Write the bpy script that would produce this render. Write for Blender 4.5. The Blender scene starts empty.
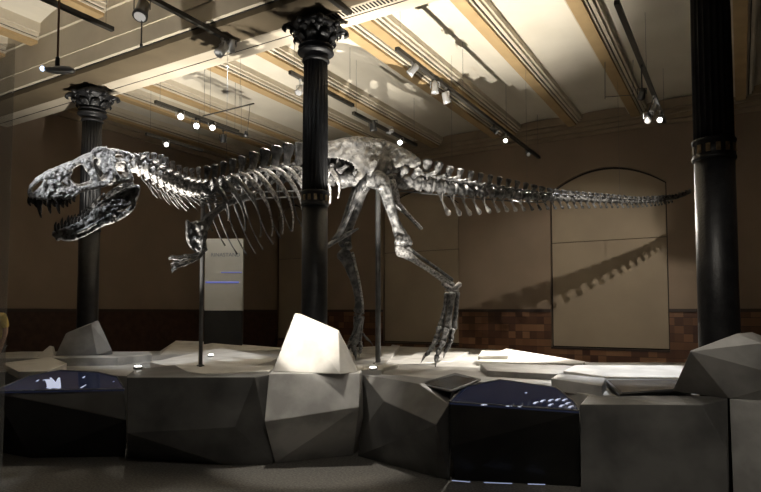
import bpy, math, random
import numpy as np
from mathutils import Vector, noise, Matrix
random.seed(7)
sc = bpy.context.scene
COL = sc.collection
# ------------------------------------------------------------------ camera
F = 600.0; PX, PY = 380.5, 282.0      # the photo is a crop: its optical centre lies below the middle
PIT = math.atan(30 / F); YAW = math.radians(31); EYE = 1.6
cam = bpy.data.cameras.new('camera'); co = bpy.data.objects.new('camera', cam); COL.objects.link(co)
cam.sensor_width = 36; cam.lens = F / 761 * 36; cam.shift_y = (PY - 246) / 761; cam.clip_start = .05; cam.clip_end = 200
co.location = (0, 0, EYE); co.rotation_euler = (math.pi / 2 + PIT, 0, YAW)
sc.camera = co
# ------------------------------------------------------------------ world, exposure
w = bpy.data.worlds.new('world'); sc.world = w; w.use_nodes = True
w.node_tree.nodes['Background'].inputs[0].default_value = (1.0, .90, .78, 1)
w.node_tree.nodes['Background'].inputs[1].default_value = 0.022
sc.view_settings.view_transform = 'Standard'; sc.view_settings.look = 'None'
sc.view_settings.exposure = 0.08; sc.view_settings.gamma = 1.0
sc.view_settings.use_curve_mapping = False
# light levels (watts), tuned here
P_UP = (1250, 1150, 3000)          # the three deck uplights, left to right
WARM = (1.0, .92, .80); COOL = (.93, .96, 1.0)

# ------------------------------------------------------------------ helpers
def ray(px, py):
    x = (px - PX) / F; y = -(py - PY) / F
    y2 = y * math.cos(PIT) + math.sin(PIT); z2 = math.cos(PIT) - y * math.sin(PIT)
    c, s = math.cos(YAW), math.sin(YAW)
    return Vector((x * c - z2 * s, x * s + z2 * c, y2))
E0 = Vector((0, 0, EYE))
def D(px, py, z): return E0 + ray(px, py) * z            # a point at camera distance z
def onZ(px, py, Z): r = ray(px, py); return E0 + r * ((Z - EYE) / r.z)
def onY(px, py, Y): r = ray(px, py); return E0 + r * (Y / r.y)
def onP(px, py, P, n): r = ray(px, py); return E0 + r * ((P - E0).dot(n) / r.dot(n))
def interp(x, tab):
    xs = [t[0] for t in tab]
    return [float(np.interp(x, xs, [t[k] for t in tab])) for k in range(1, len(tab[0]))] if len(tab[0]) > 2 else float(np.interp(x, xs, [t[1] for t in tab]))

def crom(pts, sub):
    if sub <= 1 or len(pts) < 3: return list(pts)
    out = []; n = len(pts)
    A = [np.array(p, float) for p in pts]
    for i in range(n - 1):
        p0 = A[max(i - 1, 0)]; p1 = A[i]; p2 = A[i + 1]; p3 = A[min(i + 2, n - 1)]
        for k in range(sub):
            t = k / sub
            out.append(.5 * ((2 * p1) + (-p0 + p2) * t + (2 * p0 - 5 * p1 + 4 * p2 - p3) * t * t + (-p0 + 3 * p1 - 3 * p2 + p3) * t ** 3))
    out.append(A[-1])
    return out

class MB:
    def __init__(s): s.v = []; s.f = []; s.m = []
    def add(s, vs, fs, mi=0):
        b = len(s.v); s.v += [tuple(v) for v in vs]; s.f += [tuple(b + i for i in f) for f in fs]; s.m += [mi] * len(fs); return s
    def box(s, x0, y0, z0, x1, y1, z1, mi=0):
        vs = [(x, y, z) for z in (z0, z1) for y in (y0, y1) for x in (x0, x1)]
        return s.add(vs, [(0, 2, 3, 1), (4, 5, 7, 6), (0, 1, 5, 4), (2, 6, 7, 3), (0, 4, 6, 2), (1, 3, 7, 5)], mi)
    def obox(s, c, ax, ay, az, mi=0):
        c = Vector(c); vs = [c + ax * i + ay * j + az * k for k in (-1, 1) for j in (-1, 1) for i in (-1, 1)]
        return s.add(vs, [(0, 2, 3, 1), (4, 5, 7, 6), (0, 1, 5, 4), (2, 6, 7, 3), (0, 4, 6, 2), (1, 3, 7, 5)], mi)
    def loft(s, pts, rad, n=8, up=None, sub=1, mi=0, cap=True):
        rr = [(r, r) if not isinstance(r, (tuple, list)) else r for r in rad]
        if sub > 1 and len(pts) > 2:
            full = crom([tuple(p) + tuple(r) for p, r in zip(pts, rr)], sub)
            pts = [Vector(q[:3]) for q in full]; rr = [(max(q[3], .0005), max(q[4], .0005)) for q in full]
        pts = [Vector(p) for p in pts]; m = len(pts)
        Ts = []
        for i in range(m):
            t = pts[min(i + 1, m - 1)] - pts[max(i - 1, 0)]
            Ts.append(t.normalized() if t.length > 1e-9 else Vector((0, 0, 1)))
        U = Vector(up) if up is not None else (Vector((0, 0, 1)) if abs(Ts[0].z) < .9 else Vector((0, 1, 0)))
        rings = []
        for i in range(m):
            T = Ts[i]; N = U - T * U.dot(T)
            if N.length < 1e-3: N = T.orthogonal()
            N.normalize(); B = T.cross(N)
            if up is None: U = N
            rings.append((pts[i], N, B, rr[i][0], rr[i][1]))
        if cap:
            P, N, B, a, b = rings[0]; e = min(a, b) * .45
            rings.insert(0, (P - Ts[0] * e, N, B, a * .6, b * .6))
            P, N, B, a, b = rings[-1]; e = min(a, b) * .45
            rings.append((P + Ts[-1] * e, N, B, a * .6, b * .6))
        vs = []; fs = []
        for (P, N, B, a, b) in rings:
            for k in range(n):
                t = 2 * math.pi * k / n
                vs.append(P + N * (math.cos(t) * a) + B * (math.sin(t) * b))
        for i in range(len(rings) - 1):
            for k in range(n):
                fs.append((i * n + k, i * n + (k + 1) % n, (i + 1) * n + (k + 1) % n, (i + 1) * n + k))
        fs.append(tuple(range(n - 1, -1, -1))); L = (len(rings) - 1) * n; fs.append(tuple(L + k for k in range(n)))
        return s.add(vs, fs, mi)
    def lathe(s, prof, c=(0, 0, 0), n=32, mi=0, flute=0, depth=0.0):
        vs = []; fs = []
        for (r, z) in prof:
            for k in range(n):
                t = 2 * math.pi * k / n
                q = r
                if flute: q = r - depth * abs(math.sin(flute * t / 2)) ** .7 * -1 - depth if False else r - depth * (abs(math.sin(flute * t / 2)) ** .6)
                vs.append((c[0] + q * math.cos(t), c[1] + q * math.sin(t), c[2] + z))
        for i in range(len(prof) - 1):
            for k in range(n):
                fs.append((i * n + k, i * n + (k + 1) % n, (i + 1) * n + (k + 1) % n, (i + 1) * n + k))
        fs.append(tuple(range(n - 1, -1, -1))); L = (len(prof) - 1) * n; fs.append(tuple(L + k for k in range(n)))
        return s.add(vs, fs, mi)
    def build(s, name, mats, parent=None, smooth=False, nz=0.0, ns=20.0, origin=None):
        me = bpy.data.meshes.new(name)
        vs = s.v
        if nz:
            out = []
            for v in vs:
                q = Vector(v); d = noise.noise_vector(q * ns) + noise.noise_vector(q * ns * 2.7) * .5
                out.append(tuple(q + d * nz))
            vs = out
        org = Vector(origin) if origin is not None else (Vector((0, 0, 0)) if parent is None or parent.type != 'EMPTY' else Vector((0, 0, 0)))
        poff = Vector((0, 0, 0))
        q = parent
        while q is not None: poff += q.location; q = q.parent
        off = org + poff if parent is not None else org
        if any(off): vs = [tuple(Vector(v) - off) for v in vs]
        me.from_pydata(vs, [], s.f)
        ml = mats if isinstance(mats, (list, tuple)) else [mats]
        for m in ml: me.materials.append(m)
        me.polygons.foreach_set('material_index', s.m)
        if smooth: me.polygons.foreach_set('use_smooth', [True] * len(s.f))
        import bmesh
        bm = bmesh.new(); bm.from_mesh(me); bmesh.ops.recalc_face_normals(bm, faces=bm.faces); bm.to_mesh(me); bm.free()
        o = bpy.data.objects.new(name, me); COL.objects.link(o)
        o.location = org
        if parent is not None: o.parent = parent
        return o
def bevel(o, w=.01, seg=2):
    m = o.modifiers.new('bevel', 'BEVEL'); m.width = w; m.segments = seg; m.limit_method = 'ANGLE'; m.angle_limit = math.radians(30); return o
def tag(o, label=None, cat=None, group=None, kind=None):
    if label: o['label'] = label
    if cat: o['category'] = cat
    if group: o['group'] = group
    if kind: o['kind'] = kind
    return o
def thing(name, label, cat, loc=(0, 0, 0), group=None):
    o = bpy.data.objects.new(name, None); COL.objects.link(o); o.location = loc; o.empty_display_size = .1
    return tag(o, label, cat, group)
def hull(pts, name, m, parent=None, bev=.008, jit=0):
    import bmesh
    bm = bmesh.new(); off = Vector((0, 0, 0)); q = parent
    while q is not None: off += q.location; q = q.parent
    for p in pts: bm.verts.new(Vector(p) - off)
    r = bmesh.ops.convex_hull(bm, input=bm.verts)
    bmesh.ops.delete(bm, geom=[g for g in r['geom_interior'] if isinstance(g, bmesh.types.BMVert)], context='VERTS')
    bmesh.ops.dissolve_limit(bm, angle_limit=math.radians(1.5), verts=bm.verts, edges=bm.edges)
    bmesh.ops.recalc_face_normals(bm, faces=bm.faces)
    me = bpy.data.meshes.new(name); bm.to_mesh(me); bm.free(); me.materials.append(m)
    o = bpy.data.objects.new(name, me); COL.objects.link(o)
    if parent is not None: o.parent = parent
    if bev: bevel(o, bev, 2)
    return o

# ------------------------------------------------------------------ materials
def mat(name, c1, c2=None, scale=5, rough=.6, spec=.5, metal=0, bump=0, bscale=40, detail=6, contrast=(.35, .65), rough2=None, emit=None, estr=0):
    m = bpy.data.materials.new(name); m.use_nodes = True; nt = m.node_tree; b = nt.nodes['Principled BSDF']
    b.inputs['Base Color'].default_value = (*c1, 1); b.inputs['Roughness'].default_value = rough
    b.inputs['Specular IOR Level'].default_value = spec; b.inputs['Metallic'].default_value = metal
    tc = nt.nodes.new('ShaderNodeTexCoord')
    if c2 is not None:
        nz = nt.nodes.new('ShaderNodeTexNoise'); nz.inputs['Scale'].default_value = scale; nz.inputs['Detail'].default_value = detail
        nt.links.new(tc.outputs['Object'], nz.inputs['Vector'])
        cr = nt.nodes.new('ShaderNodeValToRGB'); cr.color_ramp.elements[0].position = contrast[0]; cr.color_ramp.elements[1].position = contrast[1]
        cr.color_ramp.elements[0].color = (*c1, 1); cr.color_ramp.elements[1].color = (*c2, 1)
        nt.links.new(nz.outputs['Fac'], cr.inputs['Fac']); nt.links.new(cr.outputs['Color'], b.inputs['Base Color'])
        if rough2 is not None:
            mr = nt.nodes.new('ShaderNodeMapRange'); mr.inputs['To Min'].default_value = rough; mr.inputs['To Max'].default_value = rough2
            nt.links.new(nz.outputs['Fac'], mr.inputs['Value']); nt.links.new(mr.outputs['Result'], b.inputs['Roughness'])
    if bump:
        n2 = nt.nodes.new('ShaderNodeTexNoise'); n2.inputs['Scale'].default_value = bscale; n2.inputs['Detail'].default_value = 5
        nt.links.new(tc.outputs['Object'], n2.inputs['Vector'])
        bp = nt.nodes.new('ShaderNodeBump'); bp.inputs['Strength'].default_value = bump; bp.inputs['Distance'].default_value = .02
        nt.links.new(n2.outputs['Fac'], bp.inputs['Height']); nt.links.new(bp.outputs['Normal'], b.inputs['Normal'])
    if emit:
        b.inputs['Emission Color'].default_value = (*emit, 1); b.inputs['Emission Strength'].default_value = estr
    return m
M = {}
M['bone'] = mat('fossil bone', (.014, .0138, .014), (.165, .162, .158), 16, .24, .6, 0, .5, 60, 8, (.40, .66), .55)
M['tooth'] = mat('dark tooth enamel', (.012, .011, .011), (.05, .046, .042), 20, .22, .6)
M['pale_bone'] = mat('pale cast bone', (.14, .135, .13), (.42, .405, .39), 11, .35, .5, 0, .4, 50, 7, (.35, .62))
M['bone_s'] = mat('skull bone', (.07, .068, .067), (.52, .505, .49), 30, .30, .55, 0, .7, 60, 8, (.34, .66), .5)
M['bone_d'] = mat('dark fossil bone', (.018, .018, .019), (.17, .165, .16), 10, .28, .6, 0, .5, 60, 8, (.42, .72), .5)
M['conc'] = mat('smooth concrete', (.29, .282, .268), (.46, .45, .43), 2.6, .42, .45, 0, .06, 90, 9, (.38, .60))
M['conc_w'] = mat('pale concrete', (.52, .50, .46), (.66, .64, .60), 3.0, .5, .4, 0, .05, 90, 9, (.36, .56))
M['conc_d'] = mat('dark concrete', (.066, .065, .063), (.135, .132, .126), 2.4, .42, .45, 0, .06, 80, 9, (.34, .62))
M['black'] = mat('black panel', (.012, .012, .012), (.022, .021, .02), 3, .38, .5)
M['hip'] = mat('streaked hip bone', (.028, .028, .03), (.19, .183, .17), 7, .34, .55, 0, .6, 45, 9, (.32, .68), .5)
M['iron'] = mat('black cast iron', (.008, .008, .009), (.016, .016, .017), 12, .42, .4, 0, .15, 60)
M['gilt'] = mat('dull gilding', (.16, .115, .06), (.30, .22, .12), 30, .4, .5, .5)
M['plaster'] = mat('brown plaster', (.215, .163, .117), (.25, .19, .137), .9, .75, .25, 0, .05, 60)
M['board'] = mat('beige board', (.27, .217, .155), (.305, .245, .175), 1.2, .7, .25)
M['ceil'] = mat('cream ceiling plaster', (.60, .55, .45), (.66, .61, .51), 1.1, .6, .3)
M['cream'] = mat('cream moulding paint', (.50, .44, .34), (.57, .505, .40), 2.2, .5, .4)
M['tan'] = mat('ochre beam paint', (.36, .25, .125), (.42, .295, .15), 2.5, .6, .3)
M['brown'] = mat('olive brown beam paint', (.12, .094, .06), (.15, .118, .075), 2, .6, .3)
M['cornice'] = mat('drab cornice paint', (.26, .205, .14), (.31, .245, .17), 2, .6, .3)
M['steel'] = mat('brushed support steel', (.10, .10, .10), (.16, .16, .16), 8, .38, .5, .6)
M['track'] = mat('dark track enamel', (.03, .027, .022), None, 1, .4)
M['silver'] = mat('silver lamp housing', (.42, .42, .42), None, 1, .35, .5, .4)
M['lampblack'] = mat('black lamp housing', (.02, .02, .02), None, 1, .35)
M['lens'] = mat('lit lamp lens', (.9, .9, .9), None, 1, .2, emit=(1, .97, .9), estr=9)
M['lens_dim'] = mat('lamp lens seen side on', (.25, .25, .25), None, 1, .2, emit=(1, .97, .9), estr=.06)
M['lens_off'] = mat('dark lamp lens', (.08, .08, .08), None, 1, .1)
M['wire'] = mat('thin steel wire', (.12, .12, .12), None, 1, .4, .5, .5)
M['wire_l'] = mat('pale cable', (.5, .47, .42), None, 1, .4)
M['darkgap'] = mat('dark joint', (.01, .008, .006), None, 1, .8)
M['rail'] = mat('dado rail', (.035, .02, .014), None, 1, .45)
M['blue_led'] = mat('blue led line', (.1, .1, .3), None, 1, .4, emit=(.25, .32, 1.0), estr=.30)
M['led'] = mat('cool led slot', (.3, .3, .4), None, 1, .4, emit=(.55, .65, 1.0), estr=.45)
M['screen'] = mat('dark blue screen glass', (.012, .015, .028), (.028, .034, .06), 5, .04, .9, 0, emit=(.12, .15, .32), estr=.05)
M['reflection'] = mat('pale glow painted as reflection', (.3, .32, .4), None, 1, .3, emit=(.72, .78, 1.0), estr=.55)  # glow standing in for bones and a lamp mirrored in the glass
M['glass_d'] = mat('smoked glass', (.035, .037, .04), None, 1, .22, .4)

def tile_mat():
    m = bpy.data.materials.new('brown wall tiles'); m.use_nodes = True; nt = m.node_tree; b = nt.nodes['Principled BSDF']
    b.inputs['Roughness'].default_value = .42
    tc = nt.nodes.new('ShaderNodeTexCoord'); mp = nt.nodes.new('ShaderNodeVectorMath'); mp.operation = 'SCALE'; mp.inputs['Scale'].default_value = 5.6
    fl = nt.nodes.new('ShaderNodeVectorMath'); fl.operation = 'FLOOR'
    ad = nt.nodes.new('ShaderNodeVectorMath'); ad.operation = 'ADD'; ad.inputs[1].default_value = (.37, .41, .13)
    nt.links.new(tc.outputs['Object'], ad.inputs[0]); nt.links.new(ad.outputs[0], mp.inputs[0]); nt.links.new(mp.outputs[0], fl.inputs[0])
    wn = nt.nodes.new('ShaderNodeTexWhiteNoise'); nt.links.new(fl.outputs[0], wn.inputs['Vector'])
    cr = nt.nodes.new('ShaderNodeValToRGB'); e = cr.color_ramp.elements
    e[0].color = (.055, .022, .012, 1); e[1].color = (.19, .10, .05, 1)
    x = e.new(.45); x.color = (.075, .032, .016, 1); x = e.new(.7); x.color = (.13, .06, .028, 1)
    nt.links.new(wn.outputs['Value'], cr.inputs['Fac'])
    fr = nt.nodes.new('ShaderNodeVectorMath'); fr.operation = 'FRACTION'; nt.links.new(mp.outputs[0], fr.inputs[0])
    sp = nt.nodes.new('ShaderNodeSeparateXYZ'); nt.links.new(fr.outputs[0], sp.inputs[0])
    g = nt.nodes.new('ShaderNodeMath'); g.operation = 'LESS_THAN'; g.inputs[1].default_value = .06; nt.links.new(sp.outputs['Z'], g.inputs[0])
    mx = nt.nodes.new('ShaderNodeMix'); mx.data_type = 'RGBA'; nt.links.new(g.outputs[0], mx.inputs[0]); nt.links.new(cr.outputs[0], mx.inputs[6]); mx.inputs[7].default_value = (.03, .014, .009, 1)
    nt.links.new(mx.outputs[2], b.inputs['Base Color'])
    return m
M['tile'] = tile_mat()
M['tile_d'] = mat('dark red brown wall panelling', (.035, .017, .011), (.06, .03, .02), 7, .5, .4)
def floor_mat():
    m = mat('grey brown speckled floor', (.10, .095, .086), (.22, .208, .188), 45, .7, .3, 0, .3, 120, 3, (.35, .7))
    return m
M['floor'] = floor_mat()

# ------------------------------------------------------------------ room shell
YR = 14.6; XL = -12.6; XR = 6.0; YF = -4.0
def struct(name, mb, m, **k):
    o = mb.build(name, m, **k); o['kind'] = 'structure'; return o
struct('floor', MB().box(XL - .3, YF, -.2, XR + .3, YR + .3, 0), M['floor'])
# rear wall with shallow arched window recesses
def arch_pts(x0, x1, zs, rise, n=14):
    out = []
    for i in range(n + 1):
        t = i / n; out.append((x0 + (x1 - x0) * t, zs + rise * (1 - (2 * t - 1) ** 2)))
    return out
NICH = [(-3.95, -1.36), (-8.69, -6.36), (-12.6, -11.4), (.98, 3.34)]
mb = MB(); mb.box(XL - .3, YR + .12, 0, XR + .3, YR + .3, 6.75)
def wallpiece(x0, x1, z0, z1): mb.box(x0, YR, z0, x1, YR + .12, z1)
xs = sorted(NICH); cur = XL - .3; SILL = .757
for (a, b) in xs:
    a2 = max(a, XL - .3); wallpiece(cur, a2, 0, 6.75); wallpiece(a2, b, 0, SILL)
    ap = arch_pts(a2, b, 4.50, .49)
    for (p, q) in zip(ap[:-1], ap[1:]):
        vs = [(p[0], YR, p[1]), (q[0], YR, q[1]), (q[0], YR, 6.75), (p[0], YR, 6.75), (p[0], YR + .12, p[1]), (q[0], YR + .12, q[1]), (q[0], YR + .12, 6.75), (p[0], YR + .12, 6.75)]
        mb.add(vs, [(0, 1, 2, 3), (4, 7, 6, 5), (0, 4, 5, 1), (3, 2, 6, 7)])
    cur = b
wallpiece(cur, XR + .3, 0, 6.75)
struct('wall_rear', mb, M['plaster'])
for i, (a, b) in enumerate(xs):      # boarded windows: lower panel, upper arched panel, narrow dark joints
    mb = MB(); g = .025; zj = 3.27
    a2 = max(a, XL)
    mb.box(a2, YR + .09, SILL, b, YR + .115, 5.05, 1)
    mb.box(a2 + 1.6 * g, YR + .035, SILL + .03, b - g, YR + .09, zj - .008, 0)
    ap = arch_pts(a2 + 1.6 * g, b - g, 4.48, .45, 16)
    poly = [(a2 + 1.6 * g, zj + .008), (b - g, zj + .008)] + ap[::-1]
    n = len(poly); vs = [(x, YR + .035, z) for x, z in poly] + [(x, YR + .09, z) for x, z in poly]
    fs = [tuple(range(n)), tuple(range(2 * n - 1, n - 1, -1))] + [(k, (k + 1) % n, n + (k + 1) % n, n + k) for k in range(n)]
    mb.add(vs, fs, 0)
    if i != 1:   # black outline strip along left side and arch
        for (p, q) in zip(ap[:-1], ap[1:]): pass
    struct('window_%d' % (i + 1), mb, [M['board'], M['darkgap']])
struct('wall_left', MB().box(XL - .25, YF, 0, XL, YR + .3, 6.75), M['plaster'])
struct('wall_right', MB().box(XR, YF, 0, XR + .25, YR + .3, 6.75), M['plaster'])
# tiled dado
cur = XL; k = 1
for (a, b) in xs + [(XR, XR)]:
    if a > cur + .05:
        mb = MB(); mb.box(cur, YR - .03, .78 if False else 0, a, YR, 1.60, 0)
        mb.box(cur, YR - .06, 1.60, a, YR, 1.67, 1); struct('trim_%d' % k, mb, [M['tile'], M['rail']]); k += 1
    if b > a:
        struct('trim_%d' % k, MB().box(max(a, XL), YR - .03, 0, b, YR, SILL - .04, 0), [M['tile']]); k += 1
        struct('trim_%d' % k, MB().box(max(a, XL), YR - .05, SILL - .04, b, YR + .03, SILL), [M['rail']]); k += 1
    cur = max(b, cur)
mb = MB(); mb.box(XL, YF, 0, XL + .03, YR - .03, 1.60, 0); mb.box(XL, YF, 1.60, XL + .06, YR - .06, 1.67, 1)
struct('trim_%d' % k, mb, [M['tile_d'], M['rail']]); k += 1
# cornices
mb = MB()
for (d, z0, z1) in ((.30, 6.05, 6.25), (.22, 5.96, 6.05), (.14, 5.86, 5.96), (.05, 5.78, 5.86)):
    mb.box(XL, YR - d, z0, XR, YR, z1)
struct('trim_%d' % k, mb, M['cornice']); k += 1
mb = MB()
for (d, z0, z1) in ((.30, 6.05, 6.25), (.2, 5.96, 6.05), (.10, 5.84, 5.96)):
    mb.box(XL, YF, z0, XL + d, YR - .3, z1)
struct('trim_%d' % k, mb, M['cornice']); k += 1
# main beam over the column row
CY = 5.95
mb = MB()
mb.box(XL, CY - .50, 5.30, XR, CY - .05, 6.7, 1)
mb.box(XL, CY - .05, 5.32, XR, CY + .40, 6.7, 0)
mb.box(XL, CY - .58, 5.38, XR, CY - .50, 6.7, 0)
mb.box(XL, CY - .60, 5.62, XR, CY - .58, 6.7, 0)
mb.box(XL, CY - .64, 6.06, XR, CY - .60, 6.7, 0)
mb.box(XL, CY + .40, 5.70, XR, CY + .46, 6.7, 0)
mb.box(XL, CY + .19, 5.313, XR, CY + .20, 5.322, 2)
mb.box(XL, CY - .525, 5.372, XR, CY - .505, 5.382, 2)
x = -4.35
while x < -1.2:      # pierced vent strip
    mb.box(x, CY + .02, 5.314, x + .022, CY + .14, 5.3205, 2); x += .05
struct('trim_%d' % k, mb, [M['cream'], M['brown'], M['darkgap']]); k += 1
# secondary beams, each with an ochre soffit and stepped cream mouldings
BX = [(x, .095) for x in (-12.2, -10.85, -9.86, -8.1, -6.9, -5.2, -4.78, -3.32, -1.92, -.38, .10, 1.6, 3.1, 4.6)]
for (bx, hw) in BX:
    mb = MB()
    for (y0, y1) in ((YF, CY - .60), (CY + .44, YR - .26)):
        mb.box(bx - hw, y0, 5.99, bx + hw, y1, 6.7, 1)
        mb.box(bx + hw, y0, 6.04, bx + hw + .035, y1, 6.7, 0); mb.box(bx + hw + .035, y0, 6.065, bx + hw + .05, y1, 6.7, 2)
        mb.box(bx + hw + .05, y0, 6.07, bx + hw + .10, y1, 6.7, 0); mb.box(bx + hw + .10, y0, 6.12, bx + hw + .14, y1, 6.7, 0)
        mb.box(bx - hw - .05, y0, 6.06, bx - hw, y1, 6.7, 0); pass
    struct('trim_%d' % k, mb, [M['cream'], M['tan'], M['darkgap']]); k += 1
# vaulted ceiling panels between the beams
mb = MB(); edges = [XL] + [b[0] for b in BX] + [XR]
for i in range(len(edges) - 1):
    a, b = edges[i], edges[i + 1]; rise = .09 * (b - a); n = 10
    for (y0, y1, rs) in ((YF, CY - .40, 1.5), (CY + .1, YR, .8)):
        pr = [(a + (b - a) * t / n, 6.17 + rise * rs * (1 - (2 * t / n - 1) ** 2)) for t in range(n + 1)]
        vs = [(x, y0, z) for x, z in pr] + [(x, y1, z) for x, z in pr] + [(x, y0, 6.7) for x, z in pr] + [(x, y1, 6.7) for x, z in pr]; m = n + 1
        for t in range(n):
            mb.add([vs[t], vs[t + 1], vs[m + t + 1], vs[m + t]], [(0, 1, 2, 3)])
mb.box(XL - .3, YF, 6.7, XR + .3, YR + .3, 6.85)
struct('ceiling', mb, M['ceil'], smooth=False)

# ------------------------------------------------------------------ cast iron columns
def column(cx, label, with_base=True):
    t = thing('cast_iron_column', label, 'column', (cx, CY, 0), 'cast iron columns carrying the main beam')
    R = .16
    c = (cx, CY, 0)
    MB().lathe([(.30, 0), (.30, .12), (.27, .14), (.27, .3), (.235, .34), (.25, .38), (.22, .44)], c, 32).build('base', M['iron'], t, True)
    MB().lathe([(R + .002, .40), (R + .001, 1.6), (R, 2.9238)], c, 40).build('lower_shaft', M['iron'], t, True)
    MB().lathe([(R + .004, 2.9142), (R + .013, 2.9190), (R + .016, 2.9333), (R + .013, 2.9476), (R + .008, 2.9524), (R + .008, 3.0669), (R + .013, 3.0716), (R + .016, 3.0859), (R + .013, 3.1002), (R + .004, 3.1050)], c, 40).build('band', M['iron'], t, True)
    mb = MB()
    for k in range(14):        # gilt ornament on the band
        a = 2 * math.pi * k / 14; q = R + .012
        T = Vector((-math.sin(a), math.cos(a), 0)); N = Vector((math.cos(a), math.sin(a), 0))
        mb.obox(Vector(c) + N * q + Vector((0, 0, 3.0096)), T * .018, N * .004, Vector((0, 0, .035)))
    for zz in (2.9333, 3.0859):
        mb.lathe([(R + .014, zz - .007), (R + .014, zz), (R + .014, zz + .007)], c, 40)
    mb.build('band_ornament', M['gilt'], t)
    MB().lathe([(R, 3.0955), (R - .002, 4.2), (R - .010, 4.7681)], c, 160, 0, 20, .016).build('fluted_shaft', M['iron'], t, True)
    MB().lathe([(R - .006, 4.7390), (R + .014, 4.7536), (R + .013, 4.7681), (R + .004, 4.7840), (R - .01, 4.7936), (R - .006, 4.8313), (R + .045, 4.8408), (R + .07, 4.8597), (R + .07, 4.8754), (R + .045, 4.8944), (R + .01, 4.9037), (R + .012, 4.9132), (R + .05, 4.9207), (R + .062, 4.9353), (R + .045, 4.9510), (R, 4.9572)], c, 40).build('neck_ring', M['iron'], t, True)
    cap = MB().lathe([(R - .02, 4.9446), (R - .01, 4.9825), (R + .05, 5.0706), (R + .13, 5.1462), (R + .17, 5.1777), (R + .15, 5.1902)], c, 40).build('capital', M['iron'], t, True)
    mb = MB()                     # acanthus leaves in two rows, corner volutes
    for row, (n, h0, h1, out) in enumerate(((8, 4.9510, 5.0706, .075), (8, 4.9825, 5.1462, .11))):
        for k in range(n):
            a = 2 * math.pi * (k + .5 * row) / n + math.pi / 8
            N = Vector((math.cos(a), math.sin(a), 0)); T = Vector((-math.sin(a), math.cos(a), 0)); Z = Vector((0, 0, 1))
            base = Vector((cx, CY, 0)) + N * (R + .0)
            pts = [base + Z * h0, base + N * .03 + Z * (h0 + (h1 - h0) * .5), base + N * (.05 + out * .4) + Z * (h1 - .02), base + N * (out * .85 + .03) + Z * (h1), base + N * (out + .05) + Z * (h1 - .035), base + N * (out + .035) + Z * (h1 - .065)]
            mb.loft(pts, [(.012, .05), (.018, .075), (.018, .07), (.016, .055), (.013, .035), (.008, .015)], 8, up=N, sub=2)
            mb.loft([p + N * .012 for p in pts[:4]], [.008, .01, .009, .006], 6)
    for sx in (-1, 1):
        for sy in (-1, 1):
            N = Vector((sx, sy, 0)).normalized(); Z = Vector((0, 0, 1)); b = Vector((cx, CY, 0))
            pts = [b + N * (R + .02) + Z * 5.0454, b + N * (R + .09) + Z * 5.1210, b + N * (R + .18) + Z * 5.1713, b + N * (R + .225) + Z * 5.1713, b + N * (R + .245) + Z * 5.1398, b + N * (R + .21) + Z * 5.1146, b + N * (R + .225) + Z * 5.1335]
            mb.loft(pts, [(.02, .03), (.025, .04), (.028, .045), (.03, .045), (.026, .04), (.02, .035), (.012, .025)], 8, sub=2)
    for k in range(4):            # centre rosette on each side of the capital
        a = k * math.pi / 2; N = Vector((math.cos(a), math.sin(a), 0)); b = Vector((cx, CY, 5.1713)) + N * (R + .16)
        mb.loft([b - N * .05, b + N * .03], [.05, .035], 8)
    mb.build('acanthus_leaves', M['iron'], cap, True)
    mb = MB(); prof = []           # abacus with concave sides
    for k in range(4):
        a0 = math.pi / 4 + k * math.pi / 2
        for j in range(9):
            tt = j / 8; a = a0 + tt * math.pi / 2; Rc = .41 - .12 * math.sin(math.pi * tt) ** .8
            prof.append((Rc * math.cos(a), Rc * math.sin(a)))
    n = len(prof)
    for (s0, z0, z1) in ((.94, 5.1745, 5.1965), (1.0, 5.1965, 5.1729)):
        vs = [(cx + x * s0, CY + y * s0, z0) for x, y in prof] + [(cx + x * s0, CY + y * s0, z1) for x, y in prof]
        mb.add(vs, [tuple(range(n - 1, -1, -1)), tuple(n + q for q in range(n))] + [(q, (q + 1) % n, n + (q + 1) % n, n + q) for q in range(n)])
    mb.build('abacus', M['iron'], t)
    MB().box(cx - .17, CY - .17, 5.18, cx + .17, CY + .17, 5.31).build('impost', M['iron'], t)
    return t
column(-4.53, 'black cast iron column in the middle, passing in front of the rib cage')
column(-9.16, 'black cast iron column on the left, standing behind the open jaws')
column(-.17, 'black cast iron column on the right, thick and near, beside the tail tip')

# ------------------------------------------------------------------ platform
def V(px, py, h): return onZ(px, py, h)
DK = .80
def slab(name, pts, thick=None, m='conc', label=None, bottom=None, cat='platform slab', grp='pale concrete slabs laid on the platform'):
    top = [V(*p) for p in pts]; n = len(top)
    bot = [Vector((p.x, p.y, bottom if bottom is not None else p.z - thick)) for p in top]
    mb = MB(); mb.add(top + bot, [tuple(range(n)), tuple(range(2 * n - 1, n - 1, -1))] + [(q, (q + 1) % n, n + (q + 1) % n, n + q) for q in range(n)])
    o = mb.build(name, M[m]); bevel(o, .006, 1)
    if label: tag(o, label, cat, grp)
    return o
slab('platform_deck', [(-60, 374, DK), (30, 371, DK), (128, 376, DK), (240, 373.5, DK), (355, 371, DK), (395, 375, DK), (455, 381, DK), (540, 384, DK), (590, 395, DK), (700, 397, DK), (730, 392, DK), (790, 388, DK), (800, 366, DK), (690, 362.5, DK), (590, 362.5, DK), (560, 358, DK), (505, 350, DK), (455, 348, DK), (383, 346, DK), (290, 350, DK), (205, 350, DK), (60, 353, DK), (20, 357, DK), (-60, 362, DK)],
     bottom=0.0, label='broad faceted grey concrete platform deck under the whole skeleton', cat='platform', grp=None)

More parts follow.
